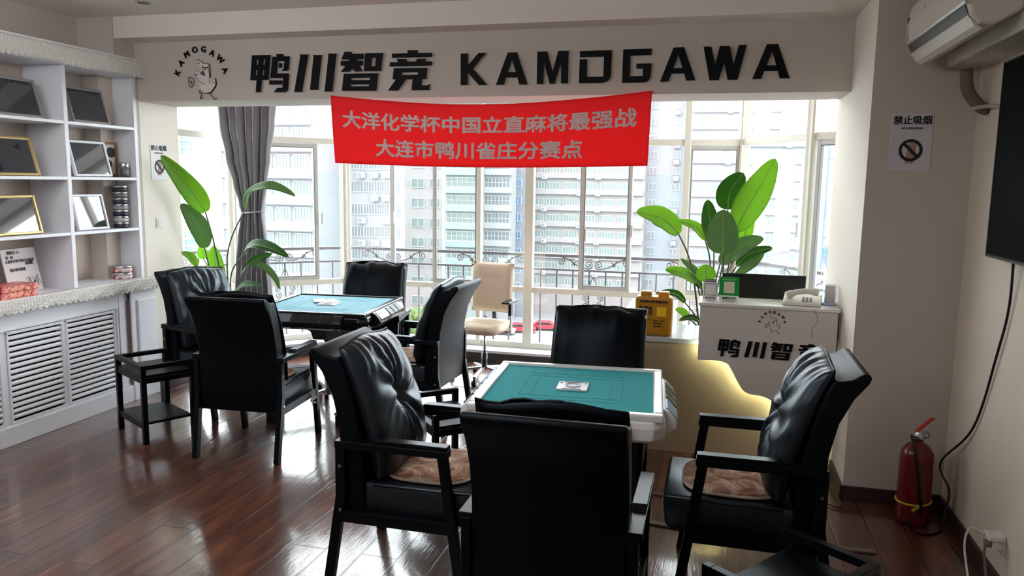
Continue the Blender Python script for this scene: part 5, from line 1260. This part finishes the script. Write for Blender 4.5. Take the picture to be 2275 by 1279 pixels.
# ------------------------------------------------------------------ right wall: air conditioner, screen, extinguisher, socket
def air_conditioner():
    t = empty('air_conditioner', (1.13, 4.03, 2.44), 0, 'white wall mounted air conditioner at the top right', 'air conditioner')
    w = mat('ac_white_plastic', rgb(218, 210, 200), 0.3)
    prof = [(0.0, 0.06), (-0.10, 0.0), (-0.15, 0.012), (-0.185, 0.045), (-0.20, 0.09), (-0.205, 0.20), (-0.19, 0.27), (-0.16, 0.31), (0.0, 0.315)]
    b = B(); prism(b, prof, -0.50, 0.50, 'Y'); obj('body', b, w, t, bevel=0.012, segs=3, smooth=False)
    b = B(); prism(b, [(-0.197, 0.088), (-0.208, 0.092), (-0.214, 0.20), (-0.198, 0.275), (-0.168, 0.318), (-0.160, 0.305)], -0.505, 0.505, 'Y'); obj('front_cover', b, w, t, bevel=0.004)
    b = B(); prism(b, [(-0.2045, 0.086), (-0.19, 0.092), (-0.16, 0.04), (-0.150, 0.02), (-0.185, 0.040)], -0.47, 0.47, 'Y'); obj('outlet', b, M_blackplastic, t)
    b = B(); prism(b, [(-0.190, 0.048), (-0.182, 0.052), (-0.150, 0.012), (-0.128, -0.004), (-0.138, -0.010), (-0.163, 0.006)], -0.47, 0.47, 'Y'); obj('louvre_flap', b, w, t, bevel=0.002)
    b = B(); prism(b, [(-0.216, 0.098), (-0.211, 0.088), (-0.203, 0.092), (-0.206, 0.100)], -0.505, 0.505, 'Y'); obj('chrome_strip', b, M_metal, t)
    obj('rating_label', bx(-0.2155, -0.211, 0.45, 0.485, 0.11, 0.20), mat('pale_label', rgb(206, 206, 206), 0.6, noise=(160, rgb(120, 124, 132), 0.2)), t)
    obj('blue_label', bx(-0.2155, -0.210, 0.45, 0.485, 0.20, 0.225), mat('blue_label', rgb(48, 78, 112), 0.5), t)
    b = B(); prism(b, [(0.14, 0.214), (0.16, 0.222), (0.155, 0.205), (0.148, 0.20)], -0.2120, -0.2105, 'X'); obj('badge', b, mat('badge_grey', rgb(84, 80, 78), 0.5), t)
    return t
air_conditioner()
b = B(); tube(b, spline([(1.20, 4.48, 2.40), (1.22, 4.50, 2.30), (1.28, 4.50, 2.22), (1.318, 4.49, 2.2)], 6), 0.03, 10)
obj('pipe_duct', b, mat('wrapped_pipe', rgb(110, 98, 88), 0.8, bump=(40, 0.3, 0.004)), label='wrapped pipe bending from below the air conditioner into the wall', cat='pipe')
b = B(); tube(b, spline([(1.22, 4.55, 2.20), (1.27, 4.45, 2.21), (1.30, 4.3, 2.20), (1.31, 4.12, 2.16)], 6), 0.010, 8)
obj('drain_hose', b, mat('beige_hose', rgb(178, 164, 148), 0.6), label='thin beige hose running to the screen below the wrapped pipe', cat='hose')
t = empty('television', (1.25, 3.35, 1.49), 0, 'large black wall mounted screen at the right frame edge', 'television')
obj('casing', bx(-0.005, 0.035, -0.72, 0.72, 0, 0.885), M_blackplastic, t, bevel=0.004)
obj('display', bx(-0.009, -0.005, -0.71, 0.71, 0.014, 0.875), mat('tv_glass', rgb(3, 6, 8), 0.5, spec=0.02), t)
b = B()
for q in ((-0.0105, -0.007, 0.712, 0.72, 0.0, 0.885), (-0.0105, -0.007, -0.72, 0.712, 0.877, 0.885), (-0.0105, -0.007, -0.72, 0.712, 0.0, 0.008)): box(b, *q)
obj('bezel', b, mat('dark_bezel', rgb(60, 62, 64), 0.3), t)
obj('wall_bracket', bx(0.035, 0.069, -0.2, 0.2, 0.3, 0.6), M_blackplastic, t)
b = B(); tube(b, spline([(1.29, 3.86, 1.50), (1.305, 3.9, 1.28), (1.305, 3.98, 1.06), (1.305, 4.21, 0.62), (1.27, 4.56, 0.31), (1.29, 4.44, 0.20), (1.27, 4.40, 0.10), (1.24, 4.34, 0.012), (1.15, 4.27, 0.008), (1.08, 4.27, 0.03), (1.06, 4.31, 0.09)], 8), 0.006, 7)
obj('screen_cable', b, M_blackplastic, label='black cable hanging from the wall screen to the extinguisher', cat='cable')
def extinguisher():
    t = empty('fire_extinguisher', (1.12, 4.44, 0), 0.5, 'red fire extinguisher standing in the corner by the column', 'fire extinguisher')
    red = mat('extinguisher_red', rgb(110, 14, 22), 0.25)
    b = B(); lathe(b, [(0.07, 0), (0.083, 0.012), (0.084, 0.05), (0.084, 0.36), (0.078, 0.40), (0.055, 0.435), (0.028, 0.45), (0.024, 0.465)], n=32); obj('cylinder', b, red, t)
    b = B(); lathe(b, [(0.026, 0.46), (0.026, 0.49), (0.018, 0.50), (0.018, 0.515)]); tube(b, [(0.02, 0, 0.485), (0.055, 0, 0.485)], 0.018, 14); tube(b, [(-0.02, 0, 0.485), (-0.05, 0, 0.492)], 0.008, 8); obj('valve', b, M_metal, t)
    b = B(); bar(b, (-0.02, 0, 0.51), (0.075, 0, 0.575), 0.02, 0.012); bar(b, (0.07, 0, 0.572), (0.088, 0, 0.575), 0.02, 0.012); obj('handle', b, mat('handle_red', rgb(176, 44, 34), 0.4), t, bevel=0.003)
    b = B(); bar(b, (-0.02, 0, 0.495), (0.06, 0, 0.505), 0.018, 0.006); obj('carry_handle', b, M_metal, t)
    b = B(); tube(b, spline([(-0.045, 0.0, 0.49), (-0.075, -0.05, 0.46), (-0.07, -0.075, 0.38), (-0.04, -0.088, 0.2), (-0.03, -0.09, 0.08)], 6), 0.009, 8); obj('hose', b, M_blackplastic, t)
    b = B(); tube(b, [(0.0865 * math.cos(a * PI / 12), 0.0865 * math.sin(a * PI / 12), 0.13 + 0.008 * math.cos(a * PI / 12)) for a in range(25)], 0.006, 6, cap=False); bar(b, (-0.03, -0.088, 0.128), (-0.09, -0.095, 0.112), 0.006, 0.014); obj('yellow_tag_strip', b, mat('tag_yellow', rgb(206, 196, 60), 0.6), t)
    o = obj('label_plate', bx(-0.02, 0.02, -0.001, 0.001, 0, 0.045), mat('label_white', rgb(206, 190, 184), 0.6), t); o.location = (0.050, -0.069, 0.32); o.rotation_euler = (0, 0, 0.62)
    o = obj('lettering', text_mesh('灭火器', 0.024, 0.02, 0.001), mat('label_white', rgb(206, 190, 184), 0.6), t); o.location = (0.052, -0.068, 0.235); o.rotation_euler = (0, PI / 2, 0.65)
    return t
extinguisher()
t = empty('wall_socket', (1.32, 3.74, 0.25), 0, 'white power socket with adaptor and grey plug on the right wall', 'socket')
obj('plate', bx(-0.008, 0, -0.043, 0.043, -0.06, 0.03), M_whiteplastic, t, bevel=0.003)
obj('adaptor', bx(-0.05, -0.008, -0.035, 0.035, -0.045, 0.0), M_whiteplastic, t, bevel=0.005)
obj('adaptor_top', bx(-0.07, -0.008, -0.045, 0.045, 0.0, 0.022), M_whiteplastic, t, bevel=0.006)
b = B(); tube(b, [(-0.05, -0.012, -0.02), (-0.075, -0.012, -0.022)], 0.018, 12); tube(b, spline([(-0.07, -0.012, -0.03), (-0.073, -0.02, -0.08), (-0.06, -0.05, -0.2), (-0.05, -0.1, -0.236)], 5), 0.006, 7); obj('grey_plug', b, mat('grey_rubber', rgb(128, 120, 112), 0.5), t)
b = B(); tube(b, spline([(1.25, 3.74, 0.262), (1.2, 3.78, 0.268), (1.17, 3.74, 0.2), (1.16, 3.6, 0.08), (1.14, 3.45, 0.01), (1.1, 3.3, 0.006)], 7), 0.005, 7)
obj('white_cable', b, M_whiteplastic, label='white cable looping down from the wall socket to the floor', cat='cable')
b = B()
pts = [(-0.33, 4.02, 0), (0.3, 3.95, 0), (0.86, 3.99, 0)]
for p, q in zip(pts, pts[1:]):
    bar(b, Vector(p) + Vector((0, 0, 0.006)), Vector(q) + Vector((0, 0, 0.006)), 0.04, 0.012)
obj('cord_cover', b, mat('cord_cover_grey', rgb(128, 112, 98), 0.5), bevel=0.004, label='long grey cord cover strip taped across the floor under the right chair', cat='cord cover')
b = B(); bar(b, (-0.34, 4.42, 0.005), (-0.1, 4.40, 0.005), 0.02, 0.01)
obj('cord_cover', b, mat('cord_cover_grey', rgb(128, 112, 98), 0.5), label='short grey cord strip on the floor behind the white table', cat='cord cover')
